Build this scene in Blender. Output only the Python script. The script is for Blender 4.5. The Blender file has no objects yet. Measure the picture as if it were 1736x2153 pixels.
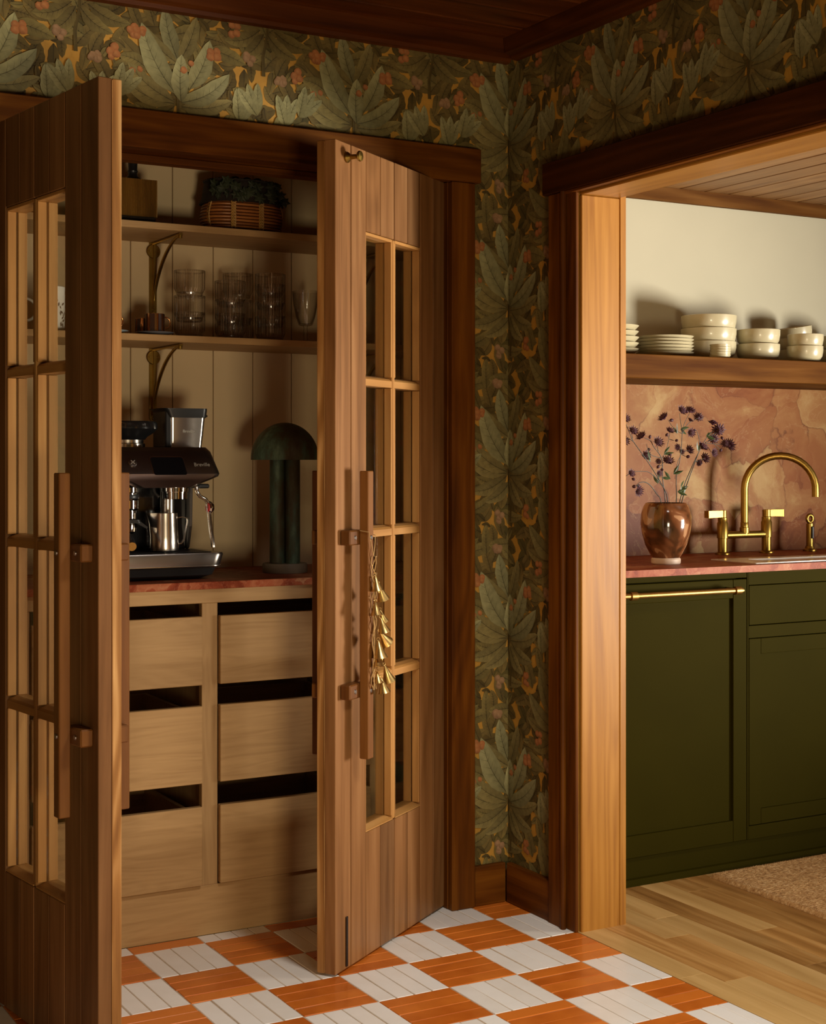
import bpy, bmesh, math, random
from mathutils import Vector, Matrix
R0 = random.Random(7)
sc = bpy.context.scene
col = sc.collection
PI = math.pi

# ------------------------------------------------------------------ camera, world, lights, exposure
cam = bpy.data.cameras.new('camera')
cam.sensor_fit = 'HORIZONTAL'; cam.sensor_width = 36.0
cam.lens = 36.0 * 3178.9 / 1736.0
cam.shift_y = -108.9 / 1736.0
cam.clip_start = 0.05
camo = bpy.data.objects.new('camera', cam); col.objects.link(camo)
camo.location = (0, 0, 1.25)
camo.rotation_euler = (PI / 2, 0, -0.51365)
sc.camera = camo

world = bpy.data.worlds.new('world'); sc.world = world; world.use_nodes = True
wb = world.node_tree.nodes['Background']
wb.inputs[0].default_value = (1.0, 0.58, 0.20, 1); wb.inputs[1].default_value = 0.045

def area(name, loc, target, sx, sy, power, color, spread=180):
    l = bpy.data.lights.new(name, 'AREA'); l.shape = 'RECTANGLE'; l.size = sx; l.size_y = sy
    l.energy = power; l.color = color; l.spread = math.radians(spread)
    o = bpy.data.objects.new(name, l); col.objects.link(o); o.location = loc
    d = Vector(target) - Vector(loc); o.rotation_euler = d.to_track_quat('-Z', 'Y').to_euler()
    return o
area('kitchen_side_light', (5.05, 1.42, 0.85), (2.75, 3.43, 1.72), 0.7, 0.7, 47, (1.0, 0.93, 0.82), 76)  # unseen soft source on the kitchen side, beam narrowed; no window built
area('low_camera_side_light', (0.72, -0.6, 0.50), (1.6, 3.9, 1.4), 0.6, 0.6, 47, (1.0, 0.82, 0.54))  # low soft area light near the camera; no window built there
area('added_floor_fill', (1.85, 1.55, 2.40), (1.90, 1.75, 0.0), 0.4, 0.4, 27, (1.0, 0.94, 0.86), 118)  # added fill from above to brighten the tiles; no fixture there

vs = sc.view_settings
vs.view_transform = 'Standard'; vs.look = 'None'; vs.gamma = 1.0; vs.exposure = 0.0
vs.use_curve_mapping = False
try: sc.cycles.max_bounces = 8; sc.cycles.transparent_max_bounces = 24
except Exception: pass

# ------------------------------------------------------------------ mesh helpers
class MB:
    def __init__(s): s.v = []; s.f = []
    def add(s, vs_, fs):
        o = len(s.v); s.v += [tuple(p) for p in vs_]; s.f += [tuple(i + o for i in f) for f in fs]; return s
    def hexa(s, p):
        return s.add(p, [(0,3,2,1),(4,5,6,7),(0,1,5,4),(1,2,6,5),(2,3,7,6),(3,0,4,7)])
    def box(s, x0, x1, y0, y1, z0, z1):
        return s.hexa([(x0,y0,z0),(x1,y0,z0),(x1,y1,z0),(x0,y1,z0),(x0,y0,z1),(x1,y0,z1),(x1,y1,z1),(x0,y1,z1)])
    def tube(s, pts, r, n=8, cap=True, closed=False):
        pts = [Vector(p) for p in pts]; m = len(pts); rs = r if isinstance(r, (list, tuple)) else [r] * m
        vv = []; ff = []; up = None
        for i, p in enumerate(pts):
            if closed: t = pts[(i + 1) % m] - pts[i - 1]
            else: t = pts[min(i + 1, m - 1)] - pts[max(i - 1, 0)]
            t = t.normalized() if t.length > 1e-9 else Vector((0, 0, 1))
            if up is None: up = Vector((0, 0, 1)) if abs(t.z) < .9 else Vector((1, 0, 0))
            a = (up - t * up.dot(t))
            a = a.normalized() if a.length > 1e-6 else t.orthogonal().normalized()
            b = t.cross(a); up = a
            for k in range(n):
                q = 2 * PI * k / n; vv.append(p + (a * math.cos(q) + b * math.sin(q)) * rs[i])
        for i in range(m if closed else m - 1):
            j = (i + 1) % m
            for k in range(n):
                l = (k + 1) % n; ff.append((i * n + k, i * n + l, j * n + l, j * n + k))
        if cap and not closed:
            ff.append(tuple(range(n - 1, -1, -1))); ff.append(tuple((m - 1) * n + k for k in range(n)))
        return s.add(vv, ff)
    def cyl(s, p0, p1, r0, r1=None, n=16, cap=True):
        return s.tube([p0, p1], [r0, r0 if r1 is None else r1], n, cap)
    def lathe(s, prof, n=24, c=(0, 0, 0), cap0=False, cap1=False, wob=None):
        vv = []; ff = []; m = len(prof)
        for r, z in prof:
            for k in range(n):
                q = 2 * PI * k / n; rr = r * (wob(k, n, z) if wob else 1)
                vv.append((c[0] + rr * math.cos(q), c[1] + rr * math.sin(q), c[2] + z))
        for i in range(m - 1):
            for k in range(n):
                l = (k + 1) % n; ff.append((i * n + k, i * n + l, (i + 1) * n + l, (i + 1) * n + k))
        if cap0: ff.append(tuple(range(n - 1, -1, -1)))
        if cap1: ff.append(tuple((m - 1) * n + k for k in range(n)))
        return s.add(vv, ff)
    def loft(s, rings, cap=True):
        n = len(rings[0]); vv = [p for r in rings for p in r]; ff = []
        for i in range(len(rings) - 1):
            for k in range(n):
                l = (k + 1) % n; ff.append((i * n + k, i * n + l, (i + 1) * n + l, (i + 1) * n + k))
        if cap: ff.append(tuple(range(n - 1, -1, -1))); ff.append(tuple((len(rings) - 1) * n + k for k in range(n)))
        return s.add(vv, ff)
    def prism(s, poly, a, b, axis='y'):
        def P(u, w, d): return (u, d, w) if axis == 'y' else ((d, u, w) if axis == 'x' else (u, w, d))
        n = len(poly)
        return s.add([P(u, w, a) for u, w in poly] + [P(u, w, b) for u, w in poly],
                     [tuple(range(n - 1, -1, -1)), tuple(range(n, 2 * n))] + [(k, (k + 1) % n, n + (k + 1) % n, n + k) for k in range(n)])
    def xform(s, M_):
        s.v = [tuple(M_ @ Vector(p)) for p in s.v]; return s
    def mesh(s, name, mat, bevel=0, seg=1, smooth=None, org=(0, 0, 0)):
        me = bpy.data.meshes.new(name); ox, oy, oz = org
        me.from_pydata([(x - ox, y - oy, z - oz) for x, y, z in s.v], [], s.f)
        bm = bmesh.new(); bm.from_mesh(me)
        bmesh.ops.recalc_face_normals(bm, faces=bm.faces)
        if bevel: bmesh.ops.bevel(bm, geom=list(bm.edges), offset=bevel, segments=seg, affect='EDGES', profile=.5, clamp_overlap=True)
        bm.to_mesh(me); bm.free()
        if smooth is not None:
            for p in me.polygons: p.use_smooth = True
            me.set_sharp_from_angle(angle=math.radians(smooth))
        if mat: me.materials.append(mat)
        return me

ORG = {}
def tag(o, label=None, cat=None, group=None, kind=None):
    if label: o['label'] = label
    if cat: o['category'] = cat
    if group: o['group'] = group
    if kind: o['kind'] = kind
    return o
def empty(name, loc=(0, 0, 0), local=False, rotz=0):
    o = bpy.data.objects.new(name, None); col.objects.link(o); o.location = loc; o.rotation_euler[2] = rotz
    o.empty_display_size = .05
    ORG[o] = (0, 0, 0) if local else tuple(loc); return o
def thing(name, label, cat, loc=(0, 0, 0), group=None, local=False, rotz=0, kind=None):
    return tag(empty(name, loc, local, rotz), label, cat, group, kind)
def build(mb, name, mat, parent=None, bevel=0, seg=1, smooth=None, org=None, label=None):
    if parent is not None:
        og = ORG[parent]
    elif org is not None: og = org
    else:
        xs = [p[0] for p in mb.v]; ys = [p[1] for p in mb.v]; zs = [p[2] for p in mb.v]
        og = ((min(xs) + max(xs)) / 2, (min(ys) + max(ys)) / 2, min(zs))
    me = mb.mesh(name, mat, bevel, seg, smooth, og)
    o = bpy.data.objects.new(name, me); col.objects.link(o)
    if parent is not None: o.parent = parent
    else: o.location = og
    ORG[o] = og
    if label: o['label'] = label
    return o
def struct(mb, name, mat, label, cat, **k):
    return tag(build(mb, name, mat, **k), label, cat, kind='structure')
def dup(root, loc, rotz=0, label=None, group=None, scale=None):
    def cp(o, par):
        c = o.copy(); col.objects.link(c); c.parent = par
        for ch in [x for x in kids.get(o, [])]: cp(ch, c)
        return c
    kids = {}
    for o in list(bpy.data.objects):
        if o.parent: kids.setdefault(o.parent, []).append(o)
    r = cp(root, None); r.location = loc; r.rotation_euler[2] = rotz
    if scale: r.scale = scale
    if label: r['label'] = label
    if group: r['group'] = group
    return r
def arc(c, r, a0, a1, n, plane='xz'):
    out = []
    for i in range(n + 1):
        a = math.radians(a0 + (a1 - a0) * i / n); u, w = r * math.cos(a), r * math.sin(a)
        out.append((c[0] + u, c[1], c[2] + w) if plane == 'xz' else ((c[0], c[1] + u, c[2] + w) if plane == 'yz' else (c[0] + u, c[1] + w, c[2])))
    return out
def rrect(x0, x1, y0, y1, r, z, n=4):
    out = []
    for cx, cy, a in ((x1 - r, y1 - r, 0), (x0 + r, y1 - r, 90), (x0 + r, y0 + r, 180), (x1 - r, y0 + r, 270)):
        for i in range(n + 1):
            q = math.radians(a + 90 * i / n); out.append((cx + r * math.cos(q), cy + r * math.sin(q), z))
    return out

# ------------------------------------------------------------------ materials
def newmat(name):
    m = bpy.data.materials.new(name); m.use_nodes = True; nt = m.node_tree
    return m, nt, nt.nodes['Principled BSDF']
def N(nt, typ, **k):
    n = nt.nodes.new(typ)
    for a, b in k.items(): setattr(n, a, b)
    return n
def ramp(nt, stops, interp='LINEAR'):
    n = nt.nodes.new('ShaderNodeValToRGB'); cr = n.color_ramp; cr.interpolation = interp
    while len(cr.elements) < len(stops): cr.elements.new(.5)
    for e, (p, c) in zip(cr.elements, stops): e.position = p; e.color = (c[0], c[1], c[2], 1)
    return n
def plain(name, c, rough=.5, metal=0, var=0.0, nscale=30, bump=0, coat=0, spec=.5):
    m, nt, b = newmat(name); L = nt.links.new
    b.inputs['Roughness'].default_value = rough; b.inputs['Metallic'].default_value = metal
    b.inputs['Coat Weight'].default_value = coat; b.inputs['Specular IOR Level'].default_value = spec
    tc = N(nt, 'ShaderNodeTexCoord'); nz = N(nt, 'ShaderNodeTexNoise')
    nz.inputs['Scale'].default_value = nscale; nz.inputs['Detail'].default_value = 5
    L(tc.outputs['Object'], nz.inputs['Vector'])
    v = max(var, .03)
    rp = ramp(nt, [(.3, [x * (1 - v) for x in c]), (.7, [min(1, x * (1 + v)) for x in c])]); L(nz.outputs['Fac'], rp.inputs['Fac'])
    L(rp.outputs['Color'], b.inputs['Base Color'])
    if bump:
        bp = N(nt, 'ShaderNodeBump'); bp.inputs['Strength'].default_value = bump; bp.inputs['Distance'].default_value = .004
        L(nz.outputs['Fac'], bp.inputs['Height']); L(bp.outputs['Normal'], b.inputs['Normal'])
    return m
def wood(name, dark, mid, light, axis='z', scale=1.0, rough=.5, coat=.05, rings=.25, vary=.25, ringscale=2.2, bump=.15, rstretch=.12, spec=.35):
    m, nt, b = newmat(name); L = nt.links.new
    b.inputs['Roughness'].default_value = rough; b.inputs['Coat Weight'].default_value = coat; b.inputs['Coat Roughness'].default_value = .3; b.inputs['Specular IOR Level'].default_value = spec
    tc = N(nt, 'ShaderNodeTexCoord'); oi = N(nt, 'ShaderNodeObjectInfo')
    mul = N(nt, 'ShaderNodeVectorMath', operation='SCALE'); mul.inputs[0].default_value = (13.7, 7.3, 21.1); L(oi.outputs['Random'], mul.inputs['Scale'])
    add = N(nt, 'ShaderNodeVectorMath', operation='ADD'); L(tc.outputs['Object'], add.inputs[0]); L(mul.outputs[0], add.inputs[1])
    mp = N(nt, 'ShaderNodeMapping'); s = [1.0, 1.0, 1.0]; s['xyz'.index(axis)] = .05; mp.inputs['Scale'].default_value = s
    L(add.outputs[0], mp.inputs['Vector'])
    n1 = N(nt, 'ShaderNodeTexNoise'); n1.inputs['Scale'].default_value = 26 * scale; n1.inputs['Detail'].default_value = 7; n1.inputs['Roughness'].default_value = .62; n1.inputs['Distortion'].default_value = .3
    L(mp.outputs[0], n1.inputs['Vector'])
    n2 = N(nt, 'ShaderNodeTexNoise'); n2.inputs['Scale'].default_value = ringscale * scale * 2; n2.inputs['Detail'].default_value = 2; n2.inputs['Distortion'].default_value = .6
    mp2 = N(nt, 'ShaderNodeMapping'); s2 = [1.0, 1.0, 1.0]; s2['xyz'.index(axis)] = rstretch; mp2.inputs['Scale'].default_value = s2
    L(add.outputs[0], mp2.inputs['Vector']); L(mp2.outputs[0], n2.inputs['Vector'])
    mm = N(nt, 'ShaderNodeMath', operation='MULTIPLY'); mm.inputs[1].default_value = 70; L(n2.outputs['Fac'], mm.inputs[0])
    sn = N(nt, 'ShaderNodeMath', operation='SINE'); L(mm.outputs[0], sn.inputs[0])
    ma = N(nt, 'ShaderNodeMath', operation='MULTIPLY_ADD'); ma.inputs[1].default_value = rings * .22; L(sn.outputs[0], ma.inputs[0]); L(n1.outputs['Fac'], ma.inputs[2])
    rp = ramp(nt, [(.25, dark), (.5, mid), (.78, light)]); L(ma.outputs[0], rp.inputs['Fac'])
    n3 = N(nt, 'ShaderNodeTexNoise'); n3.inputs['Scale'].default_value = 3.2; n3.inputs['Detail'].default_value = 3; L(add.outputs[0], n3.inputs['Vector'])
    va = N(nt, 'ShaderNodeMath', operation='ADD'); L(n3.outputs['Fac'], va.inputs[0]); L(oi.outputs['Random'], va.inputs[1])
    mr = N(nt, 'ShaderNodeMapRange'); mr.inputs['From Min'].default_value = .3; mr.inputs['From Max'].default_value = 1.2; mr.inputs['To Min'].default_value = 1 - vary; mr.inputs['To Max'].default_value = 1 + vary
    L(va.outputs[0], mr.inputs['Value'])
    hs = N(nt, 'ShaderNodeVectorMath', operation='SCALE'); L(rp.outputs['Color'], hs.inputs[0]); L(mr.outputs[0], hs.inputs['Scale'])
    L(hs.outputs[0], b.inputs['Base Color'])
    bp = N(nt, 'ShaderNodeBump'); bp.inputs['Strength'].default_value = bump; bp.inputs['Distance'].default_value = .002
    L(n1.outputs['Fac'], bp.inputs['Height']); L(bp.outputs['Normal'], b.inputs['Normal'])
    return m
def marble(name, cols, vein, vein2, scale=4.0, rough=.45, off=(0, 0, 0)):
    m, nt, b = newmat(name); L = nt.links.new; b.inputs['Roughness'].default_value = rough; b.inputs['Specular IOR Level'].default_value = .08
    tc = N(nt, 'ShaderNodeTexCoord'); mp = N(nt, 'ShaderNodeMapping'); mp.inputs['Location'].default_value = off; L(tc.outputs['Object'], mp.inputs['Vector'])
    n0 = N(nt, 'ShaderNodeTexNoise'); n0.inputs['Scale'].default_value = scale * .9; n0.inputs['Detail'].default_value = 6; L(mp.outputs[0], n0.inputs['Vector'])
    mx = N(nt, 'ShaderNodeVectorMath', operation='MULTIPLY_ADD'); mx.inputs[1].default_value = (.55, .55, .55); L(n0.outputs['Color'], mx.inputs[0]); L(mp.outputs[0], mx.inputs[2])
    n1 = N(nt, 'ShaderNodeTexNoise'); n1.inputs['Scale'].default_value = scale * .8; n1.inputs['Detail'].default_value = 8; n1.inputs['Roughness'].default_value = .6; n1.inputs['Distortion'].default_value = .4; L(mx.outputs[0], n1.inputs['Vector'])
    rp = ramp(nt, cols)
    vc = N(nt, 'ShaderNodeTexVoronoi'); vc.inputs['Scale'].default_value = scale * 1.7; L(mx.outputs[0], vc.inputs['Vector'])
    cx = N(nt, 'ShaderNodeSeparateColor'); L(vc.outputs['Color'], cx.inputs[0])
    am = N(nt, 'ShaderNodeMath', operation='MULTIPLY_ADD'); am.inputs[1].default_value = .22; L(cx.outputs[0], am.inputs[0])
    an = N(nt, 'ShaderNodeMath', operation='ADD'); an.inputs[1].default_value = -.11; L(n1.outputs['Fac'], an.inputs[0]); L(an.outputs[0], am.inputs[2]); L(am.outputs[0], rp.inputs['Fac'])
    vo = N(nt, 'ShaderNodeTexVoronoi', feature='DISTANCE_TO_EDGE'); vo.inputs['Scale'].default_value = scale * 1.7; L(mx.outputs[0], vo.inputs['Vector'])
    vr = ramp(nt, [(.0, (1, 1, 1)), (.028, (0, 0, 0))]); L(vo.outputs['Distance'], vr.inputs['Fac'])
    n4 = N(nt, 'ShaderNodeTexNoise'); n4.inputs['Scale'].default_value = scale * 2; L(mp.outputs[0], n4.inputs['Vector'])
    fr = ramp(nt, [(.45, (0, 0, 0)), (.62, (.75, .75, .75))]); L(n4.outputs['Fac'], fr.inputs['Fac'])
    f1 = N(nt, 'ShaderNodeMath', operation='MULTIPLY'); L(vr.outputs['Color'], f1.inputs[0]); L(fr.outputs['Color'], f1.inputs[1])
    m1 = N(nt, 'ShaderNodeMix', data_type='RGBA'); L(f1.outputs[0], m1.inputs['Factor']); L(rp.outputs['Color'], m1.inputs[6]); m1.inputs[7].default_value = (*vein, 1)
    n5 = N(nt, 'ShaderNodeTexNoise'); n5.inputs['Scale'].default_value = scale * 2.3; n5.inputs['Detail'].default_value = 6; n5.inputs['Distortion'].default_value = 1.2; L(mx.outputs[0], n5.inputs['Vector'])
    r5 = ramp(nt, [(.485, (0, 0, 0)), (.5, (.25, .25, .25)), (.512, (0, 0, 0))]); L(n5.outputs['Fac'], r5.inputs['Fac'])
    m2 = N(nt, 'ShaderNodeMix', data_type='RGBA'); L(r5.outputs['Color'], m2.inputs['Factor']); L(m1.outputs[2], m2.inputs[6]); m2.inputs[7].default_value = (*vein2, 1)
    L(m2.outputs[2], b.inputs['Base Color'])
    return m
def thinglass(name, tint=(1, 1, 1), refl=1.0, rough=.02, edge=None, flutes=0):
    m = bpy.data.materials.new(name); m.use_nodes = True; nt = m.node_tree; nt.nodes.clear(); L = nt.links.new
    out = N(nt, 'ShaderNodeOutputMaterial'); tr = N(nt, 'ShaderNodeBsdfTransparent'); gl = N(nt, 'ShaderNodeBsdfGlossy'); mx = N(nt, 'ShaderNodeMixShader')
    gl.inputs['Roughness'].default_value = rough
    lw = N(nt, 'ShaderNodeLayerWeight'); lw.inputs['Blend'].default_value = .5
    pw = N(nt, 'ShaderNodeMath', operation='POWER'); pw.inputs[1].default_value = 5; L(lw.outputs['Facing'], pw.inputs[0])
    ba = N(nt, 'ShaderNodeMath', operation='MULTIPLY_ADD'); ba.inputs[1].default_value = .93; ba.inputs[2].default_value = .045; L(pw.outputs[0], ba.inputs[0])
    tr.inputs['Color'].default_value = (*tint, 1)
    if edge:
        rp = ramp(nt, [(.15, tint), (.85, edge)]); L(lw.outputs['Facing'], rp.inputs['Fac']); L(rp.outputs['Color'], tr.inputs['Color'])
    mu = N(nt, 'ShaderNodeMath', operation='MULTIPLY'); mu.inputs[1].default_value = refl; L(ba.outputs[0], mu.inputs[0])
    if flutes:                                                      # stripes painted in tint and shine for the light bent along each rib
        tc = N(nt, 'ShaderNodeTexCoord'); sx = N(nt, 'ShaderNodeSeparateXYZ'); L(tc.outputs['Object'], sx.inputs[0])
        at = N(nt, 'ShaderNodeMath', operation='ARCTAN2'); L(sx.outputs[1], at.inputs[0]); L(sx.outputs[0], at.inputs[1])
        m1 = N(nt, 'ShaderNodeMath', operation='MULTIPLY'); m1.inputs[1].default_value = flutes; L(at.outputs[0], m1.inputs[0])
        si = N(nt, 'ShaderNodeMath', operation='SINE'); L(m1.outputs[0], si.inputs[0])
        fr = ramp(nt, [(.0, (.70, .66, .62)), (.55, (1, 1, 1))]); mr = N(nt, 'ShaderNodeMapRange'); mr.inputs['From Min'].default_value = -1; L(si.outputs[0], mr.inputs['Value']); L(mr.outputs[0], fr.inputs['Fac'])
        mc = N(nt, 'ShaderNodeMix', data_type='RGBA', blend_type='MULTIPLY'); mc.inputs['Factor'].default_value = 1; L(rp.outputs['Color'], mc.inputs[6]); L(fr.outputs['Color'], mc.inputs[7]); L(mc.outputs[2], tr.inputs['Color'])
        pk = ramp(nt, [(.80, (0, 0, 0)), (1.0, (.22, .22, .22))]); L(mr.outputs[0], pk.inputs['Fac'])
        ad = N(nt, 'ShaderNodeMath', operation='ADD'); L(mu.outputs[0], ad.inputs[0]); L(pk.outputs['Color'], ad.inputs[1]); mu = ad
    L(mu.outputs[0], mx.inputs['Fac']); L(tr.outputs[0], mx.inputs[1]); L(gl.outputs[0], mx.inputs[2]); L(mx.outputs[0], out.inputs['Surface'])
    return m
def attrmat(name, rough=.75):
    m, nt, b = newmat(name); L = nt.links.new
    a = N(nt, 'ShaderNodeVertexColor'); a.layer_name = 'Col'
    tc = N(nt, 'ShaderNodeTexCoord'); nz = N(nt, 'ShaderNodeTexNoise'); nz.inputs['Scale'].default_value = 60; nz.inputs['Detail'].default_value = 5; L(tc.outputs['Object'], nz.inputs['Vector'])
    mr = N(nt, 'ShaderNodeMapRange'); mr.inputs['From Min'].default_value = .3; mr.inputs['From Max'].default_value = .7; mr.inputs['To Min'].default_value = .84; mr.inputs['To Max'].default_value = 1.16; L(nz.outputs['Fac'], mr.inputs['Value'])
    s = N(nt, 'ShaderNodeVectorMath', operation='SCALE'); L(a.outputs['Color'], s.inputs[0]); L(mr.outputs[0], s.inputs['Scale'])
    L(s.outputs[0], b.inputs['Base Color']); b.inputs['Roughness'].default_value = rough; b.inputs['Specular IOR Level'].default_value = .25
    return m

DK = ((.036, .0088, .0006), (.100, .0285, .0018), (.180, .061, .0050))
M = {}
for ax in 'xyz':
    M['dark_' + ax] = wood('dark stained fir ' + ax, *DK, axis=ax, rough=.5, coat=.02, spec=.12)
    M['oak_' + ax] = wood('pale oak ' + ax, (.30, .168, .062), (.36, .210, .083), (.41, .245, .10), axis=ax, rough=.55, coat=.05, rings=.30, vary=.07, scale=2.6)
M['ceil'] = wood('ceiling stain', (.028, .006, .0006), (.070, .017, .0015), (.12, .033, .004), axis='x', rough=.45, coat=.05, spec=.2)
for ax in 'xy': M['crown_' + ax] = wood('red brown moulding stain ' + ax, (.020, .0042, .0004), (.054, .0125, .0011), (.10, .027, .003), axis=ax, rough=.45, coat=.03, spec=.15)
M['door'] = wood('door fir', (.105, .042, .0105), (.190, .083, .026), (.275, .135, .050), axis='z', spec=.25, rough=.45, coat=.05, rings=.2, vary=.25)
M['door_edge'] = wood('door edge worn lit fir', (.14, .055, .012), (.27, .125, .034), (.50, .29, .11), axis='z', rough=.48, coat=.05, rings=.5, vary=.35, spec=.25)  # worn fir, its colour also raised for the light on the edges
M['sash_z'] = wood('sash honey fir vertical', (.26, .115, .026), (.37, .175, .045), (.47, .25, .075), axis='z', rough=.45, coat=.1, vary=.15)
M['sash_x'] = wood('sash honey fir across', (.26, .115, .026), (.37, .175, .045), (.47, .25, .075), axis='x', rough=.45, coat=.1, vary=.15)
M['handle'] = wood('handle fir', (.085, .027, .004), (.14, .050, .008), (.20, .080, .016), axis='z', rough=.45, coat=.08)
M['jamb_z'] = wood('honey pine jamb', (.26, .098, .008), (.345, .145, .016), (.42, .192, .030), axis='z', rough=.45, coat=.05, rings=.42, vary=.08, ringscale=3.0, scale=1.5, rstretch=.05)
M['jamb_y'] = wood('honey pine soffit', (.26, .098, .008), (.345, .145, .016), (.42, .192, .030), axis='y', rough=.4, coat=.2, rings=.4, vary=.1)
M['kceil'] = wood('kitchen ceiling board', (.135, .057, .015), (.205, .100, .032), (.28, .15, .055), axis='y', rough=.55, coat=.1, vary=.12)
M['walnut'] = wood('walnut shelf', (.052, .016, .0022), (.092, .034, .0052), (.14, .060, .013), axis='x', rough=.6, coat=0, spec=.04, rings=.5, ringscale=1.8, vary=.12)
M['plank'] = wood('oak floor board', (.21, .095, .022), (.34, .175, .050), (.46, .27, .095), axis='y', rough=.42, coat=.08, rings=.35, vary=.35)
M['plank_light'] = wood('pale oak floor board', (.42, .24, .078), (.53, .33, .12), (.62, .40, .16), axis='y', rough=.38, coat=.15, rings=.3, vary=.1)
M['beige'] = plain('beige panel paint', (.66, .505, .30), .6, var=.02, nscale=8)
M['groove'] = plain('shadow gap paint', (.25, .18, .10), .7)
M['gold_ground'] = plain('ochre wallpaper ground', (.40, .20, .020), .7, var=.12, nscale=40)
M['paper'] = attrmat('wallpaper print')
M['cream'] = plain('cream plaster', (.42, .392, .285), .8, var=.03, nscale=3)
M['grout'] = plain('sand grout', (.50, .39, .27), .9, var=.15, nscale=90, bump=.3)
def tilemat(name, a, b_, rough, coat):
    m, nt, b = newmat(name); L = nt.links.new; b.inputs['Roughness'].default_value = rough; b.inputs['Coat Weight'].default_value = coat; b.inputs['Coat Roughness'].default_value = .12
    tc = N(nt, 'ShaderNodeTexCoord'); oi = N(nt, 'ShaderNodeObjectInfo')
    mul = N(nt, 'ShaderNodeVectorMath', operation='SCALE'); mul.inputs[0].default_value = (31, 17, 9); L(oi.outputs['Random'], mul.inputs['Scale'])
    ad = N(nt, 'ShaderNodeVectorMath', operation='ADD'); L(tc.outputs['Object'], ad.inputs[0]); L(mul.outputs[0], ad.inputs[1])
    nz = N(nt, 'ShaderNodeTexNoise'); nz.inputs['Scale'].default_value = 14; nz.inputs['Detail'].default_value = 6; L(ad.outputs[0], nz.inputs['Vector'])
    mm = N(nt, 'ShaderNodeMath', operation='MULTIPLY_ADD'); mm.inputs[1].default_value = .55; L(oi.outputs['Random'], mm.inputs[0]); L(nz.outputs['Fac'], mm.inputs[2])
    rp = ramp(nt, [(.35, a), (1.0, b_)]); L(mm.outputs[0], rp.inputs['Fac']); L(rp.outputs['Color'], b.inputs['Base Color'])
    bp = N(nt, 'ShaderNodeBump'); bp.inputs['Strength'].default_value = .25; bp.inputs['Distance'].default_value = .002; L(nz.outputs['Fac'], bp.inputs['Height']); L(bp.outputs['Normal'], b.inputs['Normal'])
    return m
M['terracotta'] = tilemat('glazed terracotta', (.48, .105, .009), (.68, .185, .022), .3, .35)
M['whitetile'] = tilemat('chalk white glaze', (.82, .77, .69), (.90, .87, .81), .35, .3)
M['glass'] = thinglass('window glass', (.93, .93, .90), 1.0)
M['tumbler'] = thinglass('ribbed tumbler glass', (.985, .98, .975), 1.5, .12, (.66, .62, .58), flutes=54)
M['clear'] = thinglass('clear goblet glass', (.985, .98, .975), 1.6, .05, (.60, .56, .52))
M['brass'] = plain('aged brass', (.33, .205, .045), .36, 1, var=.15, nscale=25)
M['brass_dull'] = plain('brushed brass', (.36, .21, .058), .42, 1, var=.1, nscale=60)
M['bell'] = plain('bell brass', (.72, .50, .19), .33, 1, var=.15, nscale=60)
M['iron'] = plain('dark iron', (.05, .04, .035), .45, 1)
M['screw'] = plain('steel screw', (.32, .28, .25), .35, 1)
M['twine'] = plain('hemp twine', (.42, .25, .09), .9, var=.2, nscale=200)
M['steel'] = plain('brushed steel', (.60, .55, .50), .22, 1, var=.05, nscale=8)
M['blacksteel'] = plain('black stainless', (.21, .185, .17), .30, 1, var=.06, nscale=6)
M['chrome'] = plain('chrome', (.75, .73, .70), .07, 1)
M['blackplastic'] = plain('black plastic', (.012, .012, .013), .35)
M['smoke'] = plain('smoked black plastic', (.010, .010, .011), .15, coat=.4)
M['screen'] = plain('screen glass', (.003, .003, .004), .25, spec=.3)
M['letter'] = plain('pale lettering', (.55, .52, .47), .35, .6)
M['red'] = plain('red enamel ring', (.55, .01, .012), .3)
M['green'] = plain('olive green cabinet paint', (.023, .0180, .0009), .65, var=.05, nscale=5, spec=.02)
M['bowl'] = plain('cream stoneware', (.44, .385, .24), .28, var=.05, nscale=20, coat=.25)
M['sinkw'] = plain('white fireclay', (.85, .79, .70), .2)
M['mugglaze'] = plain('grey saucer glaze', (.20, .20, .22), .3)
M['mugblue'] = plain('pale blue saucer glaze', (.42, .52, .58), .3)
M['mugwhite'] = plain('white porcelain', (.80, .76, .68), .25)
M['leafprint'] = plain('printed leaf sprig', (.14, .07, .03), .4)
M['copper'] = plain('copper glaze', (.68, .34, .14), .16, 1)
M['stripe'] = plain('dark brown stripe glaze', (.035, .010, .005), .25, coat=.4)
M['rattan'] = wood('rattan cane', (.14, .04, .009), (.27, .09, .018), (.40, .15, .035), axis='x', rough=.4, coat=.2)
M['binding'] = plain('cane binding', (.42, .22, .05), .55, var=.2, nscale=120)
M['basketdark'] = plain('dark woven liner', (.018, .010, .005), .8, var=.3, nscale=80)
M['ivy'] = plain('dark ivy leaf', (.020, .026, .008), .7, var=.3, nscale=40)
M['boxwood'] = wood('ribbed brown box', (.10, .045, .008), (.20, .10, .018), (.30, .16, .035), axis='z', rough=.5, coat=.1)
M['stem'] = plain('flower stem', (.030, .024, .012), .6, var=.3, nscale=60)
M['petal'] = plain('plum petal', (.045, .008, .018), .6, var=.35, nscale=150)
M['floret'] = plain('mauve floret', (.12, .045, .060), .7, var=.3, nscale=200)
M['leaf'] = plain('green leaf', (.035, .055, .012), .5, var=.3, nscale=60)
PINK = [(.27, (.105, .026, .007)), (.38, (.185, .060, .018)), (.47, (.215, .085, .028)), (.55, (.25, .118, .042)), (.63, (.32, .195, .078)), (.76, (.38, .27, .12))]
M['marble'] = marble('rose breccia marble slab', PINK, (.085, .024, .008), (.36, .235, .115), 3.0)
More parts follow.
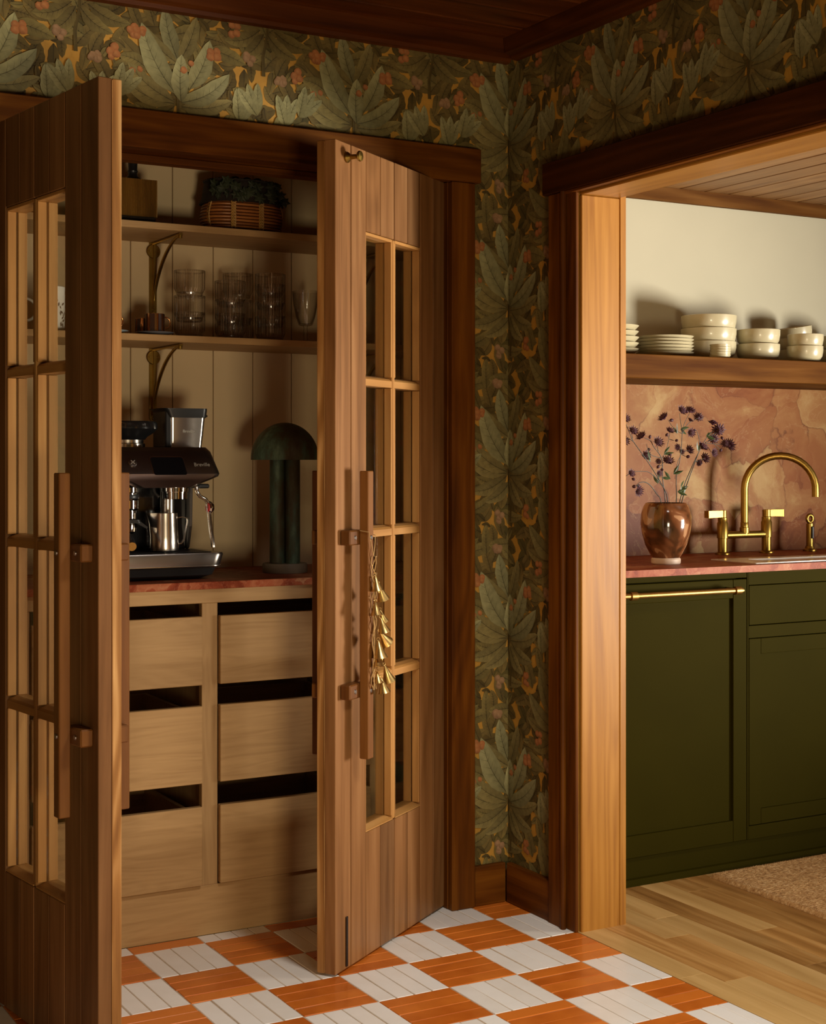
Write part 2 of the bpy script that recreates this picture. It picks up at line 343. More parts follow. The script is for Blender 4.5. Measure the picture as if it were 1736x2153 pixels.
M['marble_top'] = marble('rose marble worktop', [(.30, (.15, .024, .009)), (.45, (.26, .060, .024)), (.58, (.32, .105, .048)), (.72, (.40, .21, .11))], (.15, .022, .010), (.48, .27, .15), 7.0)
def verdigris():
    m, nt, b = newmat('verdigris copper'); L = nt.links.new; b.inputs['Roughness'].default_value = .55; b.inputs['Metallic'].default_value = .35
    tc = N(nt, 'ShaderNodeTexCoord'); mp = N(nt, 'ShaderNodeMapping'); mp.inputs['Scale'].default_value = (1, 1, .3); L(tc.outputs['Object'], mp.inputs['Vector'])
    nz = N(nt, 'ShaderNodeTexNoise'); nz.inputs['Scale'].default_value = 22; nz.inputs['Detail'].default_value = 8; nz.inputs['Roughness'].default_value = .65; L(mp.outputs[0], nz.inputs['Vector'])
    rp = ramp(nt, [(.30, (.055, .036, .016)), (.45, (.085, .078, .042)), (.56, (.085, .135, .090)), (.72, (.20, .30, .20))]); L(nz.outputs['Fac'], rp.inputs['Fac']); L(rp.outputs['Color'], b.inputs['Base Color'])
    return m
M['verdigris'] = verdigris()
M['lampbase'] = plain('grey stone lamp base', (.20, .16, .11), .6, var=.1, nscale=30)
def vasemat():
    m, nt, b = newmat('glazed marbled vase'); L = nt.links.new; b.inputs['Roughness'].default_value = .12; b.inputs['Coat Weight'].default_value = .5; b.inputs['Coat Roughness'].default_value = .05
    tc = N(nt, 'ShaderNodeTexCoord'); nz = N(nt, 'ShaderNodeTexNoise'); nz.inputs['Scale'].default_value = 9; nz.inputs['Detail'].default_value = 3; nz.inputs['Distortion'].default_value = .9; L(tc.outputs['Object'], nz.inputs['Vector'])
    rp = ramp(nt, [(.30, (.012, .011, .005)), (.40, (.06, .022, .008)), (.47, (.13, .045, .016)), (.525, (.17, .065, .026)), (.54, (.34, .175, .085)), (.75, (.38, .21, .105))]); L(nz.outputs['Fac'], rp.inputs['Fac']); L(rp.outputs['Color'], b.inputs['Base Color'])
    return m
M['vase'] = vasemat()
M['vasefoot'] = plain('pale unglazed foot', (.60, .45, .34), .5, var=.12, nscale=30)
def rugmat():
    m, nt, b = newmat('jute weave'); L = nt.links.new; b.inputs['Roughness'].default_value = .9
    tc = N(nt, 'ShaderNodeTexCoord'); mp = N(nt, 'ShaderNodeMapping'); mp.inputs['Scale'].default_value = (.5, 1, 1); L(tc.outputs['Object'], mp.inputs['Vector'])
    nz = N(nt, 'ShaderNodeTexNoise'); nz.inputs['Scale'].default_value = 110; nz.inputs['Detail'].default_value = 5; nz.inputs['Roughness'].default_value = .7; L(mp.outputs[0], nz.inputs['Vector'])
    rp = ramp(nt, [(.3, (.25, .11, .028)), (.5, (.50, .28, .10)), (.7, (.74, .50, .24))]); L(nz.outputs['Fac'], rp.inputs['Fac']); L(rp.outputs['Color'], b.inputs['Base Color'])
    bp = N(nt, 'ShaderNodeBump'); bp.inputs['Strength'].default_value = .8; bp.inputs['Distance'].default_value = .004; L(nz.outputs['Fac'], bp.inputs['Height']); L(bp.outputs['Normal'], b.inputs['Normal'])
    return m
M['jute'] = rugmat()

# ------------------------------------------------------------------ room shell
XB, YA = 2.35, 3.615          # face of the right wall, face of the back wall
wall = MB(); wall.box(-.9, .8495, YA, 3.72, 0, 2.44).box(2.1625, 2.48, YA, 3.72, 0, 2.44).box(.8495, 2.1625, YA, 3.72, 2.035, 2.44)
wall_back = struct(wall, 'wall_back', M['gold_ground'], 'back wall with leafy green wallpaper around the pantry doorway', 'wall')
wall = MB(); wall.box(XB, 2.48, 3.277, YA, 0, 2.44).box(XB, 2.48, .9, 3.277, 1.967, 2.44).box(XB, 2.48, -.6, .9, 0, 2.44)
wall_right = struct(wall, 'wall_right', M['gold_ground'], 'right wall with leafy wallpaper around the wide kitchen opening', 'wall')

# flat wallpaper print: every leaf, berry and vein of one repeat, laid out over both walls
PW, PH = .498, .468
class Print:
    def __init__(s): s.items = []; s.n = 0
    def poly(s, pts, cols, faces, step=1): s.n += step; s.items.append((s.n, pts, cols, faces))
def mixc(a, b, t): return tuple(a[i] + (b[i] - a[i]) * t for i in range(3))
def sc3(a, k): return tuple(x * k for x in a)
def leaf(P, rnd, bx, bz, tx, tz, w, cb, ct, curve=0.0, veins=True):
    b = Vector((bx, bz)); t = Vector((tx, tz)); d = t - b; ln = d.length; d.normalize(); nrm = Vector((-d.y, d.x)); K = 8
    mid = []
    for i in range(K + 1):
        f = i / K; mid.append(b + d * (ln * f) + nrm * (curve * ln * math.sin(PI * f)))
    def prof(f): return w * .5 * (math.sin(PI * min(1, f * .93 + .04) ** .85) ** .8)
    for side, sh in ((1, 1.06), (-1, .90)):
        pts = []; cols = []; faces = []
        for i in range(K + 1):
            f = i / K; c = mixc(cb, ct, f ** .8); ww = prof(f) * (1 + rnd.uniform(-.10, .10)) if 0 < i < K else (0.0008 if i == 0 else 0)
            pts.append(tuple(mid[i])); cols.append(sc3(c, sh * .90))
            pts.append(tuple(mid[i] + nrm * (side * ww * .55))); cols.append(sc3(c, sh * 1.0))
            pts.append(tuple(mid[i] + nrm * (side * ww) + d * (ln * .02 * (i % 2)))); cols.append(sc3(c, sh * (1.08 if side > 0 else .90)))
        for i in range(K):
            a = i * 3
            for q in (0, 1): faces.append((a + q, a + 3 + q, a + 4 + q, a + 1 + q))
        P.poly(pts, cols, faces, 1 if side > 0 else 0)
    vc = sc3(cb, .55); pts = []; cols = []; faces = []
    for i in range(K + 1):
        ww = .0011 * (1 - i / K) + .0002; pts += [tuple(mid[i] + nrm * ww), tuple(mid[i] - nrm * ww)]; cols += [vc, vc]
        if i: a = len(pts) - 4; faces.append((a, a + 2, a + 3, a + 1))
    if veins:
        for i in range(1, K - 1):
            for sd in (1, -1):
                o = len(pts); e = mid[i] + d * (ln * .11) + nrm * (sd * prof(i / K) * .78)
                pts += [tuple(mid[i] - d * .0007), tuple(mid[i] + d * .0007), tuple(e)]; cols += [vc, vc, sc3(vc, 1.35)]; faces.append((o, o + 1, o + 2))
    P.poly(pts, cols, faces)
def blob(P, rnd, x, z, r, c, hi):
    n = 9; pts = [(x - r * .25, z + r * .25)]; cols = [hi]
    for k in range(n):
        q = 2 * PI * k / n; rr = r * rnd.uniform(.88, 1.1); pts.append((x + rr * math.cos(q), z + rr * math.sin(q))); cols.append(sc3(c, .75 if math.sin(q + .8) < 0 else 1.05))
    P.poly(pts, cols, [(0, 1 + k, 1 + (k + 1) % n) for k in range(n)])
def twig(P, pts_, w, c):
    pts = []; cols = []; faces = []
    for i, p in enumerate(pts_):
        a = Vector(pts_[max(i - 1, 0)]); b = Vector(pts_[min(i + 1, len(pts_) - 1)]); d = (b - a).normalized(); n = Vector((-d.y, d.x)) * w * (1 - .5 * i / len(pts_))
        pts += [tuple(Vector(p) + n), tuple(Vector(p) - n)]; cols += [c, sc3(c, .7)]
        if i: k = len(pts) - 4; faces.append((k, k + 2, k + 3, k + 1))
    P.poly(pts, cols, faces)
SAGE = (.165, .138, .048); SAGEL = (.265, .246, .112); OLIVE = (.165, .124, .036); OLIVEL = (.215, .170, .058); BROWN = (.130, .090, .024); BROWND = (.085, .057, .013); GREEND = (.082, .061, .014)
BERRY = (.29, .100, .028); BERRYH = (.37, .155, .052); BLOS = (.24, .130, .058); BLOSH = (.30, .175, .085)
P = Print(); rp_ = random.Random(21)
for k in range(121):                                                 # dark under-leaves, the ochre ground left open between
    x, z = PW * (k % 11 + rp_.uniform(0, .9)) / 11, PH * (k // 11 + rp_.uniform(0, .9)) / 11; a = rp_.uniform(0, 2 * PI); l = rp_.uniform(.055, .085); c = rp_.choice([BROWND, BROWND, GREEND, BROWN]); x -= l * .5 * math.cos(a); z -= l * .5 * math.sin(a)
    leaf(P, rp_, x, z, x + l * math.cos(a), z + l * math.sin(a), rp_.uniform(.026, .042), sc3(c, .8), sc3(c, 1.25), rp_.uniform(-.12, .12), veins=k % 2 == 0)
for k in range(60):
    x, z = rp_.uniform(0, PW), rp_.uniform(0, PH); a = rp_.uniform(0, 2 * PI); l = rp_.uniform(.028, .05); c = rp_.choice([BROWND, BROWN, OLIVE])
    leaf(P, rp_, x, z, x + l * math.cos(a), z + l * math.sin(a), l * .42, sc3(c, .75), sc3(c, 1.15), rp_.uniform(-.12, .12), veins=False)
for k in range(56):
    x, z = PW * (k % 8 + rp_.uniform(0, .9)) / 8, PH * (k // 8 + rp_.uniform(0, .9)) / 7; a = rp_.uniform(-.3, PI + .3); l = rp_.uniform(.06, .105); c = rp_.choice([BROWN, OLIVE, OLIVE])
    leaf(P, rp_, x, z, x + l * math.cos(a), z + l * math.sin(a), rp_.uniform(.028, .042), sc3(c, .7), sc3(c, 1.15), rp_.uniform(-.12, .12))
def rosette(ox, oz, cb, ct, kb, lb, flip=1, s=1.0):
    twig(P, [(ox + .01 * flip, oz - .13), (ox + .012 * flip, oz - .08), (ox, oz - .02), (ox, oz + .03)], .005, BROWND)
    for bx, bz, tx, tz, w, cc, cu, hue in (
        (-.02, -.01, -.13, -.045, .040, 0, .10, 1), (.02, -.01, .12, -.05, .040, 0, -.12, 1), (0, -.02, -.085, -.075, .036, 0, .1, 1), (.01, -.02, .075, -.09, .036, 0, -.1, 1),
        (0, .115, -.036, .245, .044, 1, .05, 0), (.005, .115, .050, .232, .040, 1, -.05, 1), (-.005, .11, -.085, .185, .038, 0, .08, 1),
        (-.01, .005, -.150, .058, .042, 0, .10, 1), (-.01, .01, -.132, .095, .044, 0, .08, 1), (.01, .0, .148, .030, .042, 0, -.08, 1),
        (.01, .01, .140, .098, .050, 1, -.10, 0), (-.006, .03, -.096, .198, .060, 1, .07, 0), (.030, .045, .086, .178, .050, 1, -.06, 0), (.008, .012, .010, .132, .046, 1, .03, 0)):
        b0, b1 = (kb, lb) if hue else (cb, ct)
        leaf(P, rp_, ox + bx * flip * s, oz + bz * s, ox + tx * flip * s, oz + tz * s, w * s, sc3(b0, rp_.uniform(.62, .8)), sc3(b1, rp_.uniform(.9, 1.12)), cu * flip)
def cluster(x, z, n=4, r=.0105, c=BERRY, h=BERRYH, sp=.014):
    for k in range(n):
        a = 2 * PI * k / n + rp_.uniform(0, 1.4); q_ = sp * rp_.uniform(.45, 1.15); blob(P, rp_, x + q_ * math.cos(a), z + q_ * math.sin(a), r * rp_.uniform(.85, 1.15), c, h)
rosette(0.004, 0, SAGE, SAGEL, OLIVE, OLIVEL)
rosette(.249, .234, sc3(OLIVE, 1.0), sc3(SAGE, 1.1), BROWN, OLIVE, -1)
for (x, z) in ((.105, .145), (.095, -.10), (.335, .115), (.40, .18), (.155, .215), (-.11, .17)): cluster(x, z)
for (x, z) in ((.03, .10), (-.105, .08), (.26, .30)): cluster(x, z, 2, .009)
for (x, z) in ((.20, .145), (.29, .10), (-.03, -.115), (.46, .26)): cluster(x, z, 6, .009, BLOS, BLOSH, .012)
for (x, z, a) in ((.17, .03, 1.3), (.22, .05, 1.9), (.30, .03, 1.5), (.34, .06, 1.0)):     # pale upright sprouts low in the repeat
    for q in (-.35, 0, .35): leaf(P, rp_, x, z - .05, x + .085 * math.cos(a + q), z - .05 + .085 * math.sin(a + q), .030, SAGE, SAGEL, 0)
def lay_print(rects, world_of, name, parent):
    V = []; F = []; C = []
    for (u0, u1, w0, w1) in rects:
        bm = bmesh.new(); cl = bm.verts.layers.float_color.new('Col')
        for i in range(int((u0 - 2.35) / PW) - 2, int((u1 - 2.35) / PW) + 3):
            for j in range(int((w0 - 2.143) / PH) - 2, int((w1 - 2.143) / PH) + 3):
                ou, ow = 2.35 + i * PW, 2.143 + j * PH
                for lay, pts, cols, faces in P.items:
                    us = [p[0] + ou for p in pts]; ws = [p[1] + ow for p in pts]
                    if max(us) < u0 or min(us) > u1 or max(ws) < w0 or min(ws) > w1: continue
                    vs_ = []
                    for a, b, c in zip(us, ws, cols):
                        v = bm.verts.new((a, b, lay * 3.2e-6 + (i % 2) * 1.6e-6 + (j % 2) * .8e-6)); v[cl] = (*c, 1); vs_.append(v)
                    for f in faces: bm.faces.new([vs_[k] for k in f])
        for co, no in (((u0, 0, 0), (-1, 0, 0)), ((u1, 0, 0), (1, 0, 0)), ((0, w0, 0), (0, -1, 0)), ((0, w1, 0), (0, 1, 0))):
            bmesh.ops.bisect_plane(bm, geom=bm.verts[:] + bm.edges[:] + bm.faces[:], plane_co=co, plane_no=no, clear_outer=True)
        o = len(V); bm.verts.index_update()
        for v in bm.verts: V.append(world_of(*v.co)); C.append(tuple(v[cl]))
        F += [tuple(o + v.index for v in f.verts) for f in bm.faces]; bm.free()
    og = ORG[parent]; me = bpy.data.meshes.new(name); me.from_pydata([(x - og[0], y - og[1], z - og[2]) for x, y, z in V], [], F)
    at = me.color_attributes.new('Col', 'FLOAT_COLOR', 'POINT'); at.data.foreach_set('color', [x for c in C for x in c])
    me.materials.append(M['paper']); ob = bpy.data.objects.new(name, me); col.objects.link(ob); ob.parent = parent; ORG[ob] = og
    ob['label'] = 'printed leaves and berries of the wallpaper'; ob['kind'] = 'stuff'
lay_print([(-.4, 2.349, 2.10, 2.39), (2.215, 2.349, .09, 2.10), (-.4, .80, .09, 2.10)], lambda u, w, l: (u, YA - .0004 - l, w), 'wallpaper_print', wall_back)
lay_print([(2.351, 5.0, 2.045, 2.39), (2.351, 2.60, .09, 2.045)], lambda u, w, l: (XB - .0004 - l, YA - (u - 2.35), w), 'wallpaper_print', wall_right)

# ceilings: board by board
c = MB(); c.box(-.9, 2.48, -.6, 3.72, 2.446, 2.47)
ceiling = struct(c, 'ceiling', M['ceil'], 'dark red-brown board ceiling above the papered walls', 'ceiling')
yy = 3.60; k = 0
bd = MB().box(-.9, XB, 0, .134, 0, .014).mesh('board', M['ceil'], bevel=.004)
while yy > -.4:
    o = bpy.data.objects.new('board', bd); col.objects.link(o); o.parent = ceiling; o.location = Vector((0, yy - .134, 2.432)) - Vector(ORG[ceiling]); yy -= .137
c = MB(); c.box(2.48, 5.0, .9, 4.2, 2.194, 2.21)
kceil = struct(c, 'ceiling', M['kceil'], 'honey board ceiling of the kitchen beyond the opening', 'ceiling')
bd = MB().box(0, .1045, .9, 4.10, 0, .014).mesh('board', M['kceil'], bevel=.004)
xx = 2.48
while xx < 4.9:
    o = bpy.data.objects.new('board', bd); col.objects.link(o); o.parent = kceil; o.location = Vector((xx, 0, 2.18)) - Vector(ORG[kceil]); xx += .108

# floor under the tiles and the tiles, strip by strip
f = MB(); f.box(-.9, 2.347, -.6, 3.735, -.05, -.0016)
floor = struct(f, 'floor', M['grout'], 'checkered floor of terracotta and white strip tiles', 'floor')
GX, GY, TX, TY = 1.837, 3.278, .1908, .199
def tile_mesh(lx, ly, mat, r):
    g = .0014; e = lambda: r.uniform(-.0009, .0009); h = lambda: r.uniform(-.0006, .0006)
    m = MB(); x0, x1, y0, y1 = g, lx - g, g, ly - g
    pts = [(x0 + e(), y0 + e()), (x1 + e(), y0 + e()), (x1 + e(), y1 + e()), (x0 + e(), y1 + e())]; t = h()
    m.hexa([(x, y, -.012) for x, y in pts] + [(x, y, t + h() * .6) for x, y in pts])
    return m
rt = random.Random(5); TV = {}
for kk in range(7):
    TV['o', kk] = tile_mesh(TX, TY / 4, None, rt).mesh('tile', M['terracotta'], bevel=.0011)
    TV['w', kk] = tile_mesh(TX / 4, TY, None, rt).mesh('tile', M['whitetile'], bevel=.0011)
rest = {'o': MB(), 'w': MB()}
for i in range(-13, 4):
    for j in range(-4, 18):
        kind = 'o' if (i + j) % 2 == 0 else 'w'
        for q in range(4):
            if kind == 'o': x0, y1 = GX + i * TX, GY - j * TY - q * TY / 4; lx, ly = TX, TY / 4
            else: x0, y1 = GX + i * TX + q * TX / 4, GY - j * TY; lx, ly = TX / 4, TY
            y0 = y1 - ly; x1 = x0 + lx; ymax = 3.733; xmax = 2.347
            if x0 > xmax - .004 or y0 > ymax - .004: continue
            cut = x1 > xmax + .002 or y1 > ymax + .002
            near = (x1 > .98 and y0 > 2.45) or (x1 > .70 and y0 > 2.95)
            if near and x1 > .70:
                if cut:
                    m = MB(); g = .0014; m.box(x0 + g, min(x1 - g, xmax), y0 + g, min(y1 - g, ymax), -.012, 0)
                    o = build(m, 'tile', M['terracotta' if kind == 'o' else 'whitetile'], parent=floor, bevel=.0011)
                else:
                    o = bpy.data.objects.new('tile', TV[kind, rt.randrange(7)]); col.objects.link(o); o.parent = floor
                    o.location = Vector((x0, y0, 0)) - Vector(ORG[floor])
            else: rest[kind].box(x0 + .0014, min(x1 - .0014, xmax), y0 + .0014, min(y1 - .0014, ymax), -.012, 0)
for kk, mt in (('o', 'terracotta'), ('w', 'whitetile')):
    o = build(rest[kk], 'tile_field', M[mt], parent=floor, bevel=0); o['kind'] = 'stuff'

# kitchen floor boards
f = MB(); f.box(2.347, 5.0, .5, 4.09, -.05, -.012)
kfloor = struct(f, 'floor', M['plank'], 'oak board floor of the kitchen', 'floor')
rk = random.Random(11)
for r in range(29):
    x0 = 2.349 + .0825 * r; y = 3.62
    first = True
    while y > .6:
        ln = rk.uniform(.55, 1.5)
        if first: ln = rk.uniform(.2, 1.2)
        if r == 5 and first: ln = 3.62 - 3.05
        if r == 1: ln = (3.62 - 2.79) if first else 1.4
        light = (r == 5 and first) or (r == 1 and not first and y > 2.7) or r == 0 or rk.random() < .1
        b = MB().box(x0 + .0006, x0 + .0825 - .0006, max(y - ln, .5), y - .0002, -.012, 0)
        build(b, 'floor_board', M['plank_light' if light else 'plank'], parent=kfloor, bevel=.0006); y -= ln; first = False

# pantry shell: beadboard back, plain sides
w = MB(); w.box(.55, 2.36, 4.212, 4.26, 0, 2.44)
wpb = struct(w, 'wall_pantry_back', M['groove'], 'beige vertical board wall at the back of the pantry', 'wall')
xx = 1.4349 - .1274 * 7
while xx < 2.33:
    b = MB().box(max(xx + .0011, .56), min(xx + .1274 - .0011, 2.35), 4.2, 4.212, .0, 2.43)
    build(b, 'board', M['beige'], parent=wpb, bevel=.002); xx += .1274
struct(MB().box(.50, .56, 3.72, 4.26, 0, 2.44), 'wall_pantry_left', M['beige'], 'beige left side wall inside the pantry', 'wall')
struct(MB().box(2.345, 2.48, 3.72, 4.26, 0, 2.44), 'wall_pantry_right', M['beige'], 'beige right side wall inside the pantry', 'wall')
struct(MB().box(.50, 2.48, 3.72, 4.26, 2.44, 2.47), 'ceiling', M['beige'], 'beige ceiling inside the pantry', 'ceiling')
# kitchen back wall
struct(MB().box(2.48, 5.0, 4.09, 4.2, 0, 2.2), 'wall_kitchen_back', M['cream'], 'cream plaster wall behind the kitchen shelf', 'wall')

# ------------------------------------------------------------------ trim
tn = [0]
def trim(mb, mat, label, bevel=.0025, **k):
    tn[0] += 1; return struct(mb, 'trim_%d' % tn[0], M[mat], label, 'trim', bevel=bevel, **k)
trim(MB().prism([(3.6145, 2.374), (3.594, 2.376), (3.590, 2.386), (3.572, 2.392), (3.566, 2.432), (3.6145, 2.432)], -.9, 2.345, 'x'), 'crown_x', 'dark ceiling moulding along the top of the back wall', bevel=0)
trim(MB().prism([(2.3495, 2.374), (2.329, 2.376), (2.325, 2.386), (2.307, 2.392), (2.301, 2.432), (2.3495, 2.432)], -.6, 3.565, 'y'), 'crown_y', 'dark ceiling moulding along the top of the right wall', bevel=0)
trim(MB().box(2.152, 2.2275, 3.593, 3.6145, 0, 2.0235), 'dark_z', 'dark door casing upright between right pantry door and corner')
trim(MB().box(.785, .860, 3.593, 3.6145, 0, 2.0235), 'dark_z', 'dark door casing upright behind left pantry door')
trim(MB().box(.768, 2.243, 3.586, 3.6145, 2.024, 2.119), 'dark_x', 'dark header board over the pantry doorway')
trim(MB().box(.862, 2.15, 3.6155, 3.72, 2.026, 2.0348), 'dark_x', 'dark head jamb of the pantry doorway')
trim(MB().box(.862, 2.15, 3.672, 3.715, 2.008, 2.0255), 'dark_x', 'dark stop strip under the pantry head jamb')
trim(MB().box(2.1505, 2.162, 3.616, 3.719, 0, 2.0258).box(2.1385, 2.1505, 3.69, 3.715, 0, 2.0075), 'dark_z', 'dark right side jamb of the pantry doorway')
trim(MB().box(.850, .8615, 3.616, 3.719, 0, 2.0258), 'dark_z', 'dark left side jamb of the pantry doorway')
trim(MB().box(2.328, 2.3495, 3.322, 3.383, 0, 1.9665), 'dark_z', 'dark casing upright of the kitchen opening near the corner')
trim(MB().tube([(2.329, 3.314, 0), (2.329, 3.314, 1.9665)], .0080, 10), 'dark_z', 'rounded bead edging the kitchen opening upright', bevel=0)
trim(MB().box(2.338, 2.3495, 3.270, 3.3215, 0, 1.9665), 'dark_z', 'added dark backing strip in the shaded gap between the bead and the pine jamb')  # added backing, its dark stain stands in for the shade in the gap
trim(MB().box(2.322, 2.3495, .85, 3.404, 1.967, 2.054), 'crown_y', 'dark header board over the kitchen opening')
trim(MB().box(2.328, 2.3495, .9, 3.310, 1.9600, 1.9667), 'dark_y', 'thin strip under the kitchen opening header', bevel=.001)
trim(MB().box(2.354, 2.4795, 3.2655, 3.2769, -.01, 1.9535), 'jamb_z', 'honey pine jamb face of the kitchen opening')
trim(MB().box(2.480, 2.502, 3.2650, 3.345, -.01, 2.03), 'jamb_z', 'honey pine casing on the kitchen side of the jamb')
trim(MB().box(2.354, 2.4795, .9, 3.2769, 1.954, 1.9665), 'jamb_y', 'honey pine soffit under the kitchen opening header')
trim(MB().box(2.480, 2.500, .9, 3.264, 1.9645, 2.03), 'jamb_y', 'honey pine header board on the kitchen side')
tn_b = tn[0]
struct(MB().box(2.2285, 2.3315, 3.597, 3.6145, 0, .112), 'baseboard_back', M['dark_x'], 'dark baseboard at the foot of the back wall by the corner', 'baseboard', bevel=.003)
struct(MB().box(2.332, 2.3495, 3.384, 3.597, 0, .112), 'baseboard_right', M['dark_y'], 'dark baseboard at the foot of the right wall by the corner', 'baseboard', bevel=.003)
struct(MB().box(-.9, .784, 3.597, 3.6145, 0, .112), 'baseboard_left', M['dark_x'], 'dark baseboard left of the pantry doorway', 'baseboard', bevel=.003)
trim(MB().prism([(4.0895, 2.135), (4.074, 2.136), (4.066, 2.150), (4.060, 2.1795), (4.0895, 2.1795)], 2.485, 4.95, 'x'), 'walnut', 'brown wood moulding at the top of the cream kitchen wall', bevel=0)

# ------------------------------------------------------------------ pantry doors
S_ED = [0, .082, .163, .244, .324, .404, .485, .566, .64]
DW, DH, ROWS = .64, 2.020, [.31, .694, 1.062, 1.445, 1.818]
def make_door(name, label, hinge, ang, yo, bells):
    """local x: from the hinge to the free edge; the outer face lies at y=0 and looks along yo"""
    d = thing(name, label, 'door', (hinge[0], hinge[1], .006), local=True, rotz=ang, kind='structure')
    def bx(s0, s1, n0, n1, z0, z1):       # s from the free edge, n outward from the outer face
        a, b = sorted((yo * n0, yo * n1)); return MB().box(DW - s1, DW - s0, a, b, z0, z1)
    rd = random.Random(name)
    for a, b in zip(S_ED[:-1], S_ED[1:]):
        full = a < .16 or a > .48; g = .0015
        for z0, z1 in ([(0, DH)] if full else [(0, ROWS[0] - .001), (ROWS[-1] + .001, DH)]):
            build(bx(a + g, b - g, -.030, rd.uniform(-.0006, .0004), z0, z1), 'board', M['door'], d, bevel=.0014)
            build(bx(a + g, b - g, -.052, -.0305, z0, z1), 'inner_board', M['door_edge'], d, bevel=.0018)
    build(bx(.0005, .006, -.031, -.0297, .004, DH - .004), 'edge_strip', M['door_edge'], d)
    # sash bars and reveal strips
    for i in range(4):
        z0, z1 = ROWS[i], ROWS[i + 1]
        for s0, s1 in ((.163, .3165), (.3305, .485)):
            zz0 = z0 + (.014 if i else .010); zz1 = z1 - (.014 if i < 3 else .008)
            pane = build(bx(s0 + .004, s1 - .004, -.0275, -.0240, zz0 - .005, zz1 + .004), 'glass_pane', M['glass'], d)
            for q0, q1 in ((s0, s0 + .006), (s1 - .006, s1)):
                build(bx(q0, q1, -.0235, -.003, zz0, zz1), 'glazing_bead', M['sash_z'], d, bevel=.0012)
                build(bx(q0, q1, -.0495, -.028, zz0, zz1), 'glazing_bead', M['sash_z'], d, bevel=.0012)
    build(bx(.3165, .3305, -.050, -.002, ROWS[0], ROWS[-1]), 'muntin', M['sash_z'], d, bevel=.0025)
    for z in ROWS[1:4]:
        for s0, s1 in ((.163, .3160), (.3310, .485)):
            pr = [(-.050, z - .013), (-.004, z - .013), (-.004, z + .004), (-.010, z + .009), (-.026, z + .014), (-.050, z + .014)]
            m = MB().prism([(yo * n, zz) for n, zz in pr], DW - s1, DW - s0, 'x'); build(m, 'muntin', M['sash_x'], d)
    for s0, s1 in ((.163, .3160), (.3310, .485)):
        pr = [(-.051, ROWS[0]), (-.001, ROWS[0]), (-.001, ROWS[0] + .003), (-.022, ROWS[0] + .010), (-.051, ROWS[0] + .010)]
        build(MB().prism([(yo * n, zz) for n, zz in pr], DW - s1, DW - s0, 'x'), 'sill', M['sash_x'], d)
        build(bx(s0, s1, -.050, -.0025, ROWS[-1] - .008, ROWS[-1]), 'head_bead', M['sash_x'], d, bevel=.001)
    for side in (1, -1):
        o0 = 0 if side > 0 else -.052
        n = lambda v: o0 + side * v
        h = build(bx(.072, .100, n(.028), n(.053), .513, 1.218), 'pull_handle', M['handle'], d, bevel=.002)
        for z in (1.055, .680):
            build(bx(.024, .102, n(.0002), n(.028), z - .018, z + .018), 'standoff_block', M['handle'], h, bevel=.003)
            for s_, nn in ((.050, .028), (.086, .053)):
                a, b = n(nn - .001), n(nn + .0025)
                build(MB().cyl((DW - s_, yo * a, z), (DW - s_, yo * b, z), .0062, .0045, 12), 'screw', M['screw'], h, smooth=40)
    for z in (1.78, .33):
        hg = build(MB().cyl((-.004, yo * .004, z - .05), (-.004, yo * .004, z + .05), .0065, n=10).cyl((-.004, yo * .004, z + .05), (-.004, yo * .004, z + .058), .008, .003, 10), 'hinge', M['iron'], d, smooth=50)
    return d
ang_r = math.atan2(-.5757, -.8176)
door_r = make_door('door_1', 'right pantry door, standing ajar, brass knob and bells on its lit board face', (2.1523, 3.6375), ang_r, 1, True)
ang_l = math.atan2(-.9912, .1325)
door_l = make_door('door_2', 'left pantry door, swung wide open in the foreground, its dark face turned left', (.8622, 3.6035), ang_l, -1, False)
# small brass knob high on the right door and its bottom bolt
DW_ = DW
k = build(MB().xform(Matrix.Identity(4)).lathe([(.0135, 0), (.0135, .004), (.010, .008), (.0065, .012), (.0055, .028), (.011, .032), (.0135, .036), (.012, .040), (.0, .042)], 20, cap0=True)
          .xform(Matrix.Translation((DW - .058, 0, 1.985)) @ Matrix.Rotation(-PI / 2, 4, 'X')), 'knob', M['brass'], door_r, smooth=35, label='small brass knob')
build(MB().box(DW - .060, DW - .052, .0006, .004, .006, .128), 'bolt_plate', M['iron'], door_r, bevel=.001)

# string of brass bells hung on the right door handle
HB = Vector((2.1523, 3.6375, .006)); Rm = Matrix.Translation(HB) @ Matrix.Rotation(ang_r, 4, 'Z')
def onD(s, n, z): return tuple(Rm @ Vector((DW - s, n, z - .006)))
b = thing('bell_string', 'string of small brass cone bells hanging from the right door handle', 'bells', onD(.09, .058, .68))
loop = [onD(.070, .030, 1.078), onD(.069, .056, 1.074), onD(.076, .0585, 1.045), onD(.082, .062, 1.015)]
build(MB().tube(loop, .0011, 6), 'cord', M['twine'], b, smooth=60)
build(MB().tube([onD(.101, .030, 1.074), onD(.103, .056, 1.066), onD(.092, .060, 1.04), onD(.082, .062, 1.015)], .0011, 6), 'cord', M['twine'], b, smooth=60)
rb = random.Random(3)
for q in range(3):
    pts = [onD(.084 + .010 * math.sin(i * .9 + q * 2.1), .062 + .004 * math.cos(i * 1.1 + q), 1.015 - i * .0155) for i in range(22)]
    build(MB().tube(pts, .0016, 6), 'cord', M['twine'], b, smooth=60)
